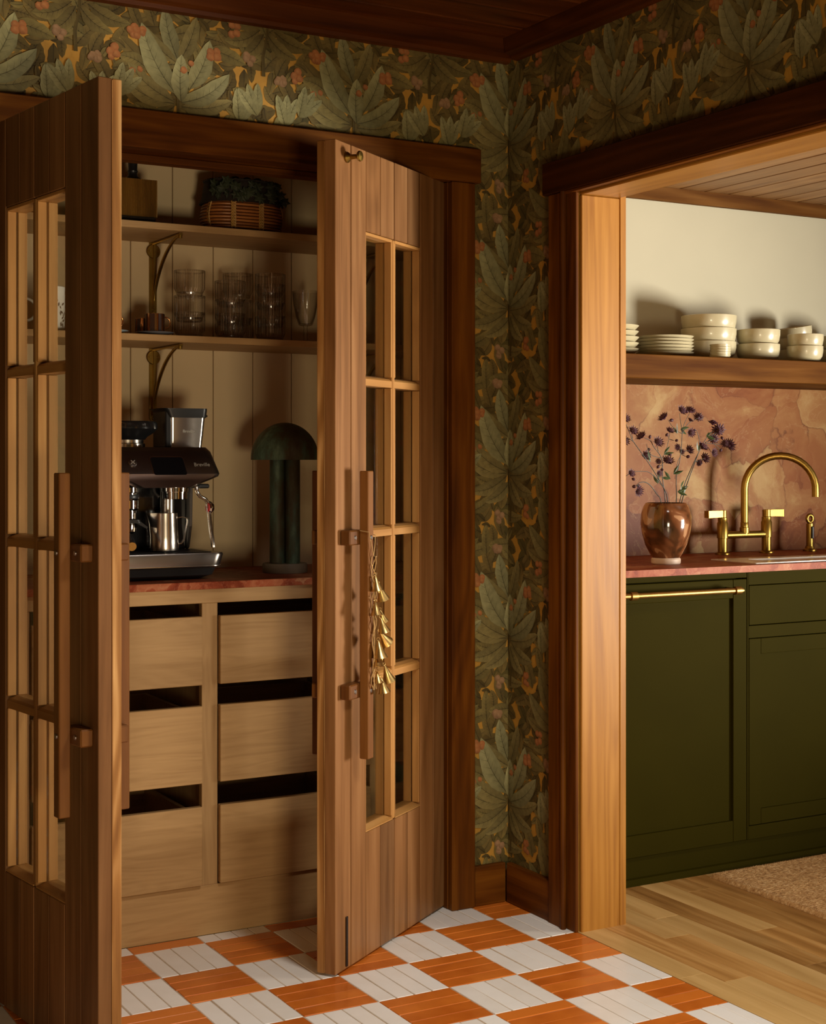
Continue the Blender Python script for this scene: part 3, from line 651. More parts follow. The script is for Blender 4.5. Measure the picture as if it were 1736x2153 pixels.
for (s0, z0, s1, z1, r, dn) in ((.083, .968, .086, .931, .0115, .070), (.106, .945, .122, .907, .0125, .068), (.077, .904, .076, .872, .0118, .073), (.111, .880, .123, .852, .009, .070), (.106, .862, .115, .828, .0125, .074),
                                (.107, .829, .136, .799, .0135, .070), (.092, .808, .095, .766, .0142, .074), (.092, .768, .089, .745, .011, .070), (.130, .743, .146, .703, .0132, .072), (.105, .715, .111, .680, .0125, .076), (.100, .730, .100, .703, .010, .066)):
    r *= 1.28; a, e = Vector(onD(s0, dn - .004, z0)), Vector(onD(s1, dn, z1)); ax = (e - a); ln = ax.length
    m = MB().lathe([(.0012, 0), (.003, ln * .06), (r * .52, ln * .5), (r, ln * .97), (r * 1.04, ln), (r * .94, ln * .98), (r * .45, ln * .45)], 18)
    m.tube([(r * .2, 0, ln * .4), (r * .25, 0, ln * 1.15)], .0011, 6).tube(arc((0, 0, -.004), .004, 0, 360, 10)[:-1], .0008, 5, closed=True)
    m.xform(Matrix.Translation(a) @ ax.to_track_quat('Z', 'X').to_matrix().to_4x4())
    build(m, 'bell', M['bell'], b, smooth=40)

# ------------------------------------------------------------------ pantry cabinet, worktop, shelves, brackets
cab = thing('pantry_cabinet', 'pale oak drawer cabinet filling the bottom of the pantry', 'cabinet', (1.45, 3.9, 0))
YF = 3.735
build(MB().box(.56, 2.344, YF, YF + .02, 0, .131), 'base_rail', M['oak_x'], cab, bevel=.001)
build(MB().box(.56, 2.344, YF, YF + .02, .8735, .911), 'top_rail', M['oak_x'], cab, bevel=.001)
STI = [(.56, .60), (.971, 1.015), (1.470, 1.514), (1.969, 2.013), (2.30, 2.344)]
for a, e in STI: build(MB().box(a, e, YF, YF + .02, .1312, .8733), 'stile', M['oak_z'], cab, bevel=.001)
build(MB().box(.562, 2.342, 4.17, 4.185, .0, .911), 'back_panel', M['oak_x'], cab)
build(MB().box(.562, 2.342, YF + .021, 4.169, .10, .118), 'bottom_panel', M['oak_x'], cab)
for a, e in STI:
    mid = (a + e) / 2; build(MB().box(mid - .009, mid + .009, YF + .0205, 4.169, .1185, .911), 'divider', M['oak_z'], cab)
for (a, e), (a2, e2) in zip(STI[:-1], STI[1:]):
    for z0, z1 in ((.660, .840), (.402, .605), (.1345, .341)):
        x0, x1 = e + .003, a2 - .003
        dr = build(MB().box(x0, x1, YF - .013, YF + .006, z0, z1), 'drawer', M['oak_x'], cab, bevel=.0015)
        build(MB().box(x0 + .012, x0 + .024, YF + .0065, 4.12, z0 + .004, z1 - .018).box(x1 - .024, x1 - .012, YF + .0065, 4.12, z0 + .004, z1 - .018)
              .box(x0 + .024, x1 - .024, 4.108, 4.12, z0 + .004, z1 - .018).box(x0 + .024, x1 - .024, YF + .0065, 4.108, z0 + .004, z0 + .012), 'drawer_box', M['oak_x'], dr)
tag(build(MB().box(.561, 2.343, 3.719, 4.1995, .9115, .931), 'worktop', M['marble_top'], bevel=.0012), 'rose marble worktop on the pale oak pantry cabinet', 'worktop')
tag(build(MB().box(.561, 2.343, 3.945, 4.1995, 1.882, 1.901), 'shelf', M['oak_x'], bevel=.001), 'upper pale oak pantry shelf holding the rattan basket', 'shelf', 'pantry shelves')
tag(build(MB().box(.561, 2.343, 3.930, 4.1995, 1.5745, 1.593), 'shelf', M['oak_x'], bevel=.001), 'lower pale oak pantry shelf holding glasses and mugs', 'shelf', 'pantry shelves')
def bracket(loc, label):
    t = thing('shelf_bracket', label, 'bracket', loc, 'brass shelf brackets in the pantry', local=True)
    build(MB().prism([(-.011, -.200), (.011, -.200), (.011, 0), (-.011, 0)], -.006, -.0005, 'y').cyl((0, -.0005, -.200), (0, -.006, -.200), .011, n=16), 'back_plate', M['brass'], t, smooth=40)
    rd = build(MB().lathe([(.0, 0), (.020, .001), (.021, .004), (.019, .006), (0, .0065)], 24).xform(Matrix.Translation((0, -.0055, -.026)) @ Matrix.Rotation(PI / 2, 4, 'X')), 'roundel', M['brass'], t, smooth=40)
    for sx in (-.0125, .0125):
        build(MB().cyl((sx, -.0115, -.025), (sx, -.0145, -.025), .0032, .0025, 10), 'screw', M['brass_dull'], rd, smooth=40)
    build(MB().cyl((0, -.006, -.203), (0, -.009, -.203), .0045, .003, 12), 'screw', M['brass_dull'], t, smooth=40)
    build(MB().prism([(-.0035, -.195), (.0035, -.195), (.0035, -.004), (-.0035, -.004)], -.018, -.0062, 'y'), 'rib', M['brass'], t, bevel=.001)
    build(MB().box(-.006, .006, -.232, -.001, -.0075, -.0008), 'arm', M['brass'], t, bevel=.0015)
    build(MB().cyl((0, -.225, -.0155), (0, -.225, -.0008), .0062, n=12), 'arm_tip', M['brass'], t, smooth=40)
    pts = []
    for i in range(15):
        f_ = i / 14; y = -.012 - .205 * f_ ** 1.6; z = -.185 + .178 * (1 - (1 - f_) ** 1.5); pts.append((0, y, z))
    build(MB().tube(pts, [.0035 + .002 * math.sin(PI * i / 14) for i in range(15)], 8), 'brace', M['brass'], t, smooth=60)
    return t
br = bracket((1.500, 4.1995, 1.8815), 'brass bracket with round plate under the upper pantry shelf, beside the stacked glasses')
dup(br, (1.500, 4.1995, 1.574), 0, 'brass bracket with round plate under the lower pantry shelf, above the coffee machine')
dup(br, (2.165, 4.1995, 1.8815), 0, 'brass bracket under the upper pantry shelf, seen through the right door glass')
dup(br, (2.165, 4.1995, 1.574), 0, 'brass bracket under the lower pantry shelf, seen through the right door glass')

# ------------------------------------------------------------------ things on the upper pantry shelf
Z1, Z2, ZC = 1.901, 1.593, .931
t = thing('ribbed_box', 'brown ribbed box with a black turned neck on the upper pantry shelf', 'box', (1.385, 4.055, Z1))
m = MB(); n = 30; ring = []
for k in range(n): ring.append((1.300 + .143 * (k + .0) / n, -.0045)); ring.append((1.300 + .143 * (k + .55) / n, 0.0))
m.prism([(x, 4.0 + y) for x, y in ring] + [(1.443, 4.0), (1.443, 4.115), (1.300, 4.115)], Z1 + .022, Z1 + .124, 'z')
build(m, 'body', M['boxwood'], t)
build(MB().box(1.303, 1.440, 4.003, 4.112, Z1 + .0005, Z1 + .0218), 'plinth', M['basketdark'], t, bevel=.003)
build(MB().lathe([(.026, 0), (.024, .008), (.015, .016), (.0125, .024), (.0145, .030), (.0125, .034), (.0135, .060), (.0155, .085), (.014, .10), (0, .102)], 24, (1.391, 4.055, Z1 + .1242), cap0=True), 'neck', M['blackplastic'], t, smooth=40, label='black turned neck')

t = thing('rattan_basket', 'rattan basket with a dark leafy cover on the upper pantry shelf', 'basket', (1.722, 4.05, Z1))
def oval(cx, cy, a, b, z, n=40, p=2.6):
    out = []
    for k in range(n):
        q = 2 * PI * k / n; c_, s_ = math.cos(q), math.sin(q)
        out.append((cx + a * math.copysign(abs(c_) ** (2 / p), c_), cy + b * math.copysign(abs(s_) ** (2 / p), s_), z))
    return out
def brad(f): return .109 + .010 * math.sin(PI * (f * .9 + .1))
build(MB().loft([oval(1.722, 4.065, brad(f) - .007, .060, Z1 + .001 + .088 * f) for f in (0, .25, .5, .75, 1)]), 'liner', M['basketdark'], t, smooth=50)
for i in range(10):
    f = i / 9; z = Z1 + .006 + .083 * f
    build(MB().tube(oval(1.722, 4.065, brad(f), .068, z, 44), .0042, 7, closed=True), 'cane', M['rattan'], t, smooth=60)
for ax_ in (-.054, .032, -.104, .104):
    for i in range(10):
        f = i / 10; z = Z1 + .008 + .080 * f
        edge = abs(ax_) > .1; x = 1.722 + (math.copysign(brad(f) - .004, ax_) if edge else ax_); y = 4.065 - (.030 if edge else .0715)
        if edge: y -= .0
        build(MB().tube(arc((x, y, z + .005), .0065, 0, 360, 8, 'xz')[:-1] if not edge else arc((x, y, z + .005), .0075, 0, 360, 8, 'yz')[:-1], .0021, 5, closed=True), 'binding', M['binding'], t, smooth=60)
cov = build(MB().loft([oval(1.722, 4.065, a, b_, Z1 + z_) for a, b_, z_ in ((.124, .082, .086), (.116, .074, .102), (.112, .068, .134), (.109, .064, .150), (.103, .058, .154))]), 'cover', M['basketdark'], t, smooth=50)
build(MB().tube([(p[0], p[1], p[2] + .001 * (k % 2)) for k, p in enumerate(oval(1.722, 4.065, .110, .066, Z1 + .150, 90))], [.0022 + .0012 * (k % 2) for k in range(90)], 6, closed=True), 'rim_braid', M['basketdark'], cov, smooth=60)
for x in (-.025, .012, .045):
    build(MB().tube(arc((1.722 + x, 4.05, Z1 + .150), .016, 0, 180, 10), .0028, 6), 'handle_loop', M['basketdark'], t, smooth=60)
rl = random.Random(9)
def ivyleaf(c_, s_, rx, rz):
    pts = [(0, -.9), (.25, -.55), (.85, -.6), (.55, -.1), (.8, .35), (.3, .35), (0, 1.0), (-.3, .35), (-.8, .35), (-.55, -.1), (-.85, -.6), (-.25, -.55)]
    m = MB(); m.add([(0, -.004, 0)] + [(x * s_, .0, z * s_) for x, z in pts] , [(0, 1 + k, 1 + (k + 1) % 12) for k in range(12)])
    m.add([(0, .0, 0)] + [(x * s_, .0012, z * s_) for x, z in pts], [(0, 1 + (k + 1) % 12, 1 + k) for k in range(12)])
    return m.xform(Matrix.Translation(c_) @ Matrix.Rotation(rz, 4, 'Z') @ Matrix.Rotation(rx, 4, 'Y'))
for i in range(30):
    x = rl.uniform(-.112, .112); z = rl.uniform(.092, .142); f_ = (z - .086) / .07; yy_ = 4.065 - (.083 - .017 * f_) * (1 - abs(x / .122) ** 4) ** .4 - .003
    build(ivyleaf((1.722 + x, yy_, Z1 + z), rl.uniform(.014, .022), rl.uniform(-.9, .9) + PI, rl.uniform(-.3, .3) - x * 3), 'leaf', M['ivy'], cov)

# ------------------------------------------------------------------ things on the lower pantry shelf
def tumbler_mesh(r=.0435, h=.072):
    nn = 72; m = MB(); rib = lambda k, n_, z: 1 + (.016 if k % 2 == 0 else -.016)
    m.lathe([(r * .78, .0), (r * .84, .004), (r * .86, h * .12), (r * .985, h * .30), (r, h * .92), (r, h)], nn, cap0=True, wob=lambda k, n_, z: rib(k, n_, z) if z > .01 else 1)
    m.lathe([(r * .985, h), (r * .93, h), (r * .93, h * .93)], 36).lathe([(r * .84, h * .14), (.001, h * .12)], 36)
    return m
tm = tumbler_mesh().mesh('tumbler', M['tumbler'])
for (nm, x, y, zs) in (('left tumbler stack, beside the brass bracket', 1.545, 4.02, (0, .047, .118)), ('front middle tumbler stack', 1.660, 4.00, (0, .040, .093)), ('back middle tumbler stack', 1.732, 4.115, (0, .052, .130)), ('right tumbler stack, beside the goblet', 1.793, 4.02, (0, .040, .092, .130))):
    L_ = len(zs)
    for i, z in enumerate(zs):
        o = bpy.data.objects.new('ribbed_tumbler', tm); col.objects.link(o); o.location = (x, y, Z2 + .0004 + z); o.rotation_euler[2] = i * .37
        if L_ == 4 and i == 3: o.scale = (1, 1, .9)
        pos = ['bottom', 'second', 'third', 'fourth'][i] if i < L_ - 1 else 'top'
        tag(o, 'clear ribbed glass tumbler, %s of the %s' % (pos if pos != 'second' or L_ > 3 else 'middle', nm), 'glass', 'ribbed tumblers on the lower shelf')
t = thing('goblet', 'clear stemmed goblet beside the right tumbler stack, near the door edge', 'goblet', (1.906, 4.02, Z2))
c = (1.906, 4.02, Z2)
build(MB().lathe([(.006, .050), (.020, .053), (.028, .075), (.036, .115), (.040, .152), (.0385, .152), (.0345, .115), (.0265, .077), (.018, .057), (.001, .055)], 30, c), 'bowl', M['clear'], t, smooth=40)
build(MB().lathe([(.0055, .006), (.007, .012), (.0055, .017), (.007, .023), (.0055, .029), (.007, .036), (.0055, .042), (.007, .050)], 14, c), 'stem', M['clear'], t, smooth=30)
build(MB().lathe([(.030, .0005), (.030, .003), (.006, .007)], 28, c, cap0=True), 'foot', M['clear'], t, smooth=40)
def mug(x, y, r, h, label, rotz, saucer, group, saucer_label, hscale=1):
    t = thing('mug', label, 'mug', (x, y, Z2 + .0085), group, local=True, rotz=rotz)
    build(MB().lathe([(r * .86, 0), (r, .004), (r, h), (r * .93, h), (r * .91, .006), (.0005, .005)], 32, cap0=True), 'body', M['copper'], t, smooth=40)
    for k in range(8):
        a = 2 * PI * k / 8 + .2; m = MB(); w_ = .16 + .08 * (k % 2)
        m.loft([[((r + .0004) * math.cos(a + s_), (r + .0004) * math.sin(a + s_), z) for s_, z in ((-w_, .004), (w_, .004), (w_, h - .001), (-w_, h - .001))],
                [((r + .0010) * math.cos(a + s_), (r + .0010) * math.sin(a + s_), z) for s_, z in ((-w_, .004), (w_, .004), (w_, h - .001), (-w_, h - .001))]])
        build(m, 'stripe', M['stripe'], t)
    build(MB().tube([(r - .001, 0, h * .86)] + arc((r + .003, 0, h * .55), h * .30, 80, -70, 10) + [(r - .001, 0, h * .16)], .0022, 8), 'handle', M['copper'], t, smooth=60)
    if saucer:
        s = MB().lathe([(r * .9, .0005), (r * 1.3, .003), (r * 2.05, .0090), (r * 2.0, .0098), (r * 1.05, .0050), (0.0005, .0050)], 36, (x, y, Z2), cap0=True)
        tag(build(s, 'saucer', M[saucer], smooth=40), saucer_label, 'saucer', 'saucers on the lower shelf')
mug(1.430, 3.985, .0265, .052, 'taller copper and brown striped mug on a grey saucer', .0, 'mugglaze', 'striped mugs on the lower shelf', 'dark grey saucer under the taller striped mug')
mug(1.424, 4.062, .0215, .045, 'smaller copper and brown striped mug behind the taller striped mug', 1.2, None, 'striped mugs on the lower shelf', None)
mug(1.298, 3.985, .0265, .052, 'striped mug at the open door edge, only its handle showing, on a pale blue saucer', .2, 'mugblue', 'striped mugs on the lower shelf', 'pale blue saucer at the edge of the open left door')
t = thing('canister', 'white canister with brown leaf sprigs, seen through the left door glass', 'canister', (1.150, 4.02, Z2))
build(MB().lathe([(.034, .0005), (.037, .004), (.037, .122), (.034, .124), (.033, .008), (.001, .006)], 30, (1.150, 4.02, Z2), cap0=True), 'body', M['mugwhite'], t, smooth=40)
for i in range(60):
    a = -PI / 2 + rl.uniform(-1.6, 1.6); z = rl.uniform(.008, .116); w_ = rl.uniform(.0035, .006)
    pts = [((0), -w_ * 1.3), (w_ * .55, 0), (0, w_ * 1.3), (-w_ * .55, 0)]; tt = rl.uniform(-1, 1)
    q_ = [(px * math.cos(tt) - pz * math.sin(tt), px * math.sin(tt) + pz * math.cos(tt)) for px, pz in pts]
    build(MB().loft([[(1.150 + rr * math.cos(a + px / .037), 4.02 + rr * math.sin(a + px / .037), Z2 + z + pz) for px, pz in q_] for rr in (.0371, .0374)]), 'leaf_sprig', M['leafprint'], t)
t = thing('jug', 'dark brown jug with a pale rim behind the left door glass', 'jug', (1.050, 4.05, Z2))
build(MB().lathe([(.034, .0005), (.040, .01), (.043, .04), (.036, .075), (.032, .098), (.035, .118), (.032, .116), (.029, .098), (.033, .07), (.038, .03), (.001, .012)], 28, (1.050, 4.05, Z2), cap0=True), 'body', M['stripe'], t, smooth=40)
build(MB().tube(arc((1.089, 4.05, Z2 + .062), .030, 85, -80, 12), .004, 8), 'handle', M['mugwhite'], t, smooth=60, label='pale curved handle')

# ------------------------------------------------------------------ espresso machine
CX = 1.387
e = thing('espresso_machine', 'black stainless espresso machine with a touch screen on the pantry worktop', 'coffee machine', (CX, 3.93, ZC))
def lofts(specs, n=5): return MB().loft([rrect(CX - hw, CX + hw, y0, y1, r, z, n) for hw, y0, y1, r, z in specs])
build(lofts([(.120, 3.83, 4.07, .02, ZC + .0005), (.146, 3.80, 4.09, .025, ZC + .012), (.152, 3.79, 4.09, .025, ZC + .031)]), 'base', M['blackplastic'], e, smooth=40)
tr_ = build(lofts([(.150, 3.785, 3.99, .03, ZC + .0312), (.158, 3.770, 3.99, .032, ZC + .038), (.166, 3.764, 3.99, .034, ZC + .068), (.164, 3.766, 3.99, .033, ZC + .073)]), 'drip_tray', M['blacksteel'], e, smooth=40)
build(lofts([(.1525, 3.7815, 3.99, .031, ZC + .0320), (.1600, 3.7665, 3.99, .034, ZC + .0375), (.1605, 3.7665, 3.99, .034, ZC + .0395), (.1530, 3.7815, 3.99, .031, ZC + .0400)]), 'tray_seam', M['steel'], tr_, smooth=30)
for k in range(12): build(MB().box(CX - .13, CX + .13, 3.785 + k * .0125, 3.792 + k * .0125, ZC + .0732, ZC + .0752), 'grate_bar', M['blackplastic'], tr_, bevel=.0008)
build(MB().box(CX - .118, CX + .118, 3.935, 4.09, ZC + .0735, 1.183), 'body', M['smoke'], e, bevel=.006, seg=2)
for sx in (-1, 1): build(MB().prism([(3.935, ZC + .074), (3.925, ZC + .08), (3.905, 1.07), (3.90, 1.182), (3.935, 1.182)], CX + sx * .118 - .004, CX + sx * .118 + .004, 'x'), 'side_panel', M['blacksteel'], e, bevel=.001)
head = build(lofts([(.060, 3.800, 4.085, .02, 1.1765), (.078, 3.779, 4.09, .02, 1.178), (.122, 3.766, 4.092, .022, 1.196), (.1455, 3.758, 4.094, .022, 1.207), (.1490, 3.756, 4.095, .024, 1.214), (.1475, 3.760, 4.095, .024, 1.222), (.1370, 3.7915, 4.095, .022, 1.272), (.1345, 3.796, 4.094, .022, 1.276), (.128, 3.805, 4.09, .02, 1.2845)], 6), 'head', M['blacksteel'], e, smooth=32)
def fy(z): return 3.760 + (z - 1.222) * (.0315 / .05)
def slant(x0, x1, z0, z1, d0, d1, r=.004, skew=0):
    mid, out = [], []
    pl = []
    for cx_, cz_, a in ((x1 - r, z1 - r, 0), (x0 + r, z1 - r, 90), (x0 + r, z0 + r, 180), (x1 - r, z0 + r, 270)):
        for i in range(4):
            q = math.radians(a + 30 * i); pl.append((cx_ + r * math.cos(q) + skew * (z1 - cz_), cz_ + r * math.sin(q)))
    return MB().loft([[(x, fy(z) - d0, z) for x, z in pl], [(x, fy(z) - d1, z) for x, z in pl]])
build(slant(1.3415, 1.4345, 1.2115, 1.2595, -.004, .0012, .006, .08), 'screen_frame', M['steel'], head, smooth=40)
build(slant(1.3428, 1.4332, 1.2118, 1.2582, .001, .0020, .006, .08), 'screen', M['screen'], head, smooth=40)
build(MB().lathe([(.0115, -.003), (.0118, .0025), (.010, .0035), (.001, .0032)], 24).xform(Matrix.Translation((1.2935, fy(1.243), 1.243)) @ Matrix.Rotation(PI / 2 - .56, 4, 'X')), 'dial', M['blacksteel'], head, smooth=40)
build(MB().box(-.008, .008, -.0009, .0009, -.0002, .0012).box(-.0009, .0009, -.007, .007, -.0002, .0012).xform(Matrix.Translation((1.2935, fy(1.243) - .0028, 1.2450)) @ Matrix.Rotation(PI / 2 - .56, 4, 'X') @ Matrix.Rotation(.7, 4, 'Z')), 'dial_mark', M['letter'], head)
def lettering(txt, size, loc, rot, parent, mat, name='logo_lettering', stretch=1.0):
    cu = bpy.data.curves.new(name, 'FONT'); cu.body = txt; cu.size = size; cu.extrude = .0003; cu.align_x = 'CENTER'
    ob = bpy.data.objects.new(name, cu); col.objects.link(ob); dg = bpy.context.evaluated_depsgraph_get(); me = bpy.data.meshes.new_from_object(ob.evaluated_get(dg))
    bpy.data.objects.remove(ob); Mx = Matrix.Translation(Vector(loc) - Vector(ORG[parent])) @ rot @ Matrix.Diagonal((stretch, 1, 1, 1)); me.transform(Mx); me.materials.clear(); me.materials.append(mat); me.name = name
    o = bpy.data.objects.new(name, me); col.objects.link(o); o.parent = parent; ORG[o] = ORG[parent]; return o
RX = Matrix.Rotation(PI / 2, 4, 'X')
lettering('Breville', .0150, (1.4835, fy(1.2345) - .0012, 1.2345), Matrix.Rotation(PI / 2 - .56, 4, 'X'), head, M['letter'])
hop = build(MB().lathe([(.050, 0), (.050, .010), (.046, .012), (.046, .020)], 32, (1.330, 3.93, 1.2846)), 'hopper_collar', M['steel'], e, smooth=40)
build(MB().lathe([(.050, .0205), (.056, .028), (.074, .040), (.083, .050), (.0835, .064), (.079, .070), (.001, .070)], 48, (1.330, 3.93, 1.2846), cap0=True, wob=lambda k, n_, z: 1 + (.006 if (k % 2 and .045 < z < .055) else 0)), 'bean_hopper', M['smoke'], e, smooth=40)
gh = build(MB().lathe([(.036, 0), (.036, -.012), (.033, -.013), (.033, -.031), (.030, -.032), (.001, -.032)], 32, (1.432, 3.835, 1.178)), 'group_head', M['chrome'], e, smooth=40)
build(MB().cyl((1.437, 3.905, 1.005), (1.437, 3.905, 1.177), .019, n=24), 'water_column', M['steel'], e, smooth=40)
build(MB().tube([(1.375, 3.84, 1.178), (1.377, 3.835, 1.162), (1.386, 3.83, 1.152)], .005, 10), 'hot_water_spout', M['blackplastic'], e, smooth=50)
gr = build(MB().lathe([(.034, 0), (.034, -.012), (.030, -.014), (.030, -.03), (.034, -.034), (.034, -.055), (.029, -.060), (.029, -.082), (.001, -.083)], 28, (1.296, 3.835, 1.178)), 'grinder_outlet', M['chrome'], e, smooth=35)
build(MB().lathe([(.0345, -.018), (.0355, -.022), (.0355, -.028), (.0345, -.030)], 28, (1.296, 3.835, 1.178)), 'outlet_ring', M['blackplastic'], gr, smooth=35)
build(MB().loft([rrect(1.262, 1.330, 3.80, 3.90, .01, 1.085, 3), rrect(1.264, 1.326, 3.80, 3.90, .01, 1.094, 3)]).prism([(1.322, 1.094), (1.348, 1.074), (1.345, 1.070), (1.318, 1.084)], 3.81, 3.88, 'y'), 'portafilter_cradle', M['blackplastic'], e, bevel=0)
pf = build(MB().lathe([(.033, 0), (.034, -.006), (.032, -.022), (.024, -.028), (.001, -.03)], 28, (1.294, 3.84, 1.0848)), 'portafilter', M['chrome'], e, smooth=35)
build(MB().tube([(1.289, 3.815, 1.064), (1.284, 3.79, 1.054), (1.279, 3.755, 1.043), (1.274, 3.722, 1.030)], [.008, .010, .0125, .0120], 14), 'portafilter_handle', M['blackplastic'], pf, smooth=40)
build(MB().cyl((1.2738, 3.7215, 1.0298), (1.2734, 3.7185, 1.0288), .0118, n=16), 'handle_cap', M['brass_dull'], pf, smooth=40)
wd = build(MB().tube([(1.480, 3.80, 1.180), (1.480, 3.796, 1.166), (1.486, 3.790, 1.154), (1.500, 3.785, 1.146), (1.506, 3.783, 1.135), (1.508, 3.782, 1.118), (1.512, 3.779, 1.070), (1.5165, 3.776, 1.035), (1.518, 3.775, 1.018)], [.0055, .0055, .005, .005, .0058, .0058, .0058, .0055, .005], 12), 'steam_wand', M['chrome'], e, smooth=50)
build(MB().tube(arc((1.5105, 3.781, 1.124), .0125, 0, 360, 16, 'yz')[:-1], .0045, 8, closed=True).cyl((1.5165, 3.781, 1.124), (1.5195, 3.781, 1.124), .0125, .0105, 18), 'wand_knob', M['chrome'], wd, smooth=40)
build(MB().cyl((1.503, 3.781, 1.124), (1.5075, 3.781, 1.124), .0122, .0128, 18), 'wand_ring', M['red'], wd, smooth=40, label='red ring')
build(MB().box(1.500, 1.530, 3.83, 3.90, 1.174, 1.186), 'side_lug', M['blackplastic'], e, bevel=.003)
# milk jug on the drip tray
ZT = ZC + .0752
t = thing('milk_jug', 'polished steel milk jug standing on the drip tray', 'jug', (1.403, 3.835, ZT))
jn = 40
def jw(k, n_, z): return 1 + (.42 * max(0, (z - .055) / .05) * max(0, math.cos(2 * PI * k / n_ - PI * .95)) ** 14 if z > .055 else 0)
build(MB().lathe([(.031, .0005), (.0365, .003), (.038, .010), (.0372, .040), (.0348, .075), (.0342, .103), (.0330, .103), (.0334, .075), (.0358, .040), (.036, .012), (.001, .008)], jn, (1.403, 3.835, ZT), cap0=True, wob=jw), 'body', M['steel'], t, smooth=40)
build(MB().loft([[(x - .001 * 0, 3.835 + s_, z) for x, z, s_ in ((px + ox, pz + oz, sy_) for ox, oz, sy_ in ((0, .0012, -.006), (0, .0012, .006), (0, -.0012, .006), (0, -.0012, -.006)))] for px, pz in
      ((1.439, ZT + .090), (1.452, ZT + .092), (1.466, ZT + .088), (1.468, ZT + .080), (1.462, ZT + .050), (1.458, ZT + .030), (1.450, ZT + .022), (1.443, ZT + .020))]), 'handle', M['steel'], t, smooth=40)
# knock box on top of the machine
t = thing('knock_box', 'brushed steel knock box with a black rim on top of the espresso machine', 'knock box', (1.497, 3.95, 1.2847))
def rr2(cx, hw, y0, y1, r, z): return rrect(cx - hw, cx + hw, y0, y1, r, z, 5)
build(MB().loft([rr2(1.492, .048, 3.905, 4.0, .012, 1.2848), rr2(1.494, .054, 3.898, 4.005, .014, 1.371)]), 'body', M['steel'], t, smooth=35)
build(MB().loft([rr2(1.494, .0560, 3.896, 4.007, .015, 1.366), rr2(1.490, .062, 3.892, 4.012, .016, 1.386), rr2(1.486, .066, 3.892, 4.016, .016, 1.3915), rr2(1.486, .060, 3.898, 4.010, .014, 1.3915), rr2(1.490, .052, 3.904, 4.004, .014, 1.3670)]), 'rim', M['blackplastic'], t, smooth=35)
build(MB().box(1.430, 1.4475, 3.90, 4.0, 1.2848, 1.386), 'side_sleeve', M['blackplastic'], t, bevel=.003)
build(MB().cyl((1.552, 3.93, 1.372), (1.562, 3.93, 1.372), .003, n=10), 'bar_stub', M['blackplastic'], t, smooth=40)
lettering('Breville', .0115, (1.497, 3.9000, 1.3255), Matrix.Rotation(PI / 2 + .08, 4, 'X'), t, M['letter'])

# mushroom lamp
LX, LY = 1.796, 3.925
t = thing('table_lamp', 'green verdigris mushroom lamp with clustered columns on the pantry worktop', 'lamp', (LX, LY, ZC))
build(MB().lathe([(.063, .0005), (.064, .004), (.064, .022), (.062, .027), (.001, .027)], 40, (LX, LY, ZC), cap0=True), 'base', M['lampbase'], t, smooth=35)
for k, a in enumerate((185, 305, 65)):
    x, y = LX + .0248 * math.cos(math.radians(a)), LY + .0248 * math.sin(math.radians(a))
    build(MB().cyl((x, y, ZC + .0272), (x, y, ZC + .324), .0216, n=28), 'column', M['verdigris'], t, smooth=40)
pr = [(.0965, .320), (.0965, .324)] + [(.0965 * math.cos(q), .324 + .102 * math.sin(q)) for q in [i * PI / 2 / 14 for i in range(1, 14)]] + [(.0005, .426)]
pri = [(.0005, .423)] + [(.0945 * math.cos(q), .323 + .099 * math.sin(q)) for q in [i * PI / 2 / 10 for i in range(9, 0, -1)]] + [(.0945, .320)]
build(MB().lathe(pr[::-1] + [(.0945, .320)] + pri[::-1][1:], 48, (LX, LY, ZC)), 'shade', M['verdigris'], t, smooth=40)

# ------------------------------------------------------------------ kitchen cabinets
YK = 3.545
t = thing('dishwasher', 'olive green panelled dishwasher front with a long brass bar handle', 'dishwasher', (2.86, 3.8, 0))
build(MB().box(2.552, 3.176, YK + .024, 4.06, .08, .900), 'body', M['green'], t)
build(MB().box(2.552, 3.176, YK - .002, YK + .0235, .8895, .9065), 'top_rail', M['green'], t, bevel=.0008)
build(MB().box(2.600, 3.124, YK + .008, YK + .0235, .14, .84), 'panel', M['green'], t)
for nm, a in (('stile', (2.552, 2.606, .083, .885)), ('stile', (3.122, 3.176, .083, .885)), ('rail', (2.6062, 3.1218, .083, .148)), ('rail', (2.6062, 3.1218, .828, .885))):
    build(MB().box(a[0], a[1], YK - .002, YK + .0235, a[2], a[3]), nm, M['green'], t, bevel=.0015)
h = build(MB().cyl((2.668, 3.497, .856), (3.118, 3.497, .856), .0085, n=18), 'handle', M['brass_dull'], t, smooth=40, label='long brass bar handle')
for x in (2.705, 3.098):
    build(MB().cyl((x, 3.497, .856), (x, YK - .0022, .856), .0075, n=14), 'handle_post', M['brass_dull'], h, smooth=40)
    build(MB().cyl((x - .011, 3.497, .856), (x + .011, 3.497, .856), .0125, n=18), 'handle_collar', M['brass_dull'], h, smooth=40)
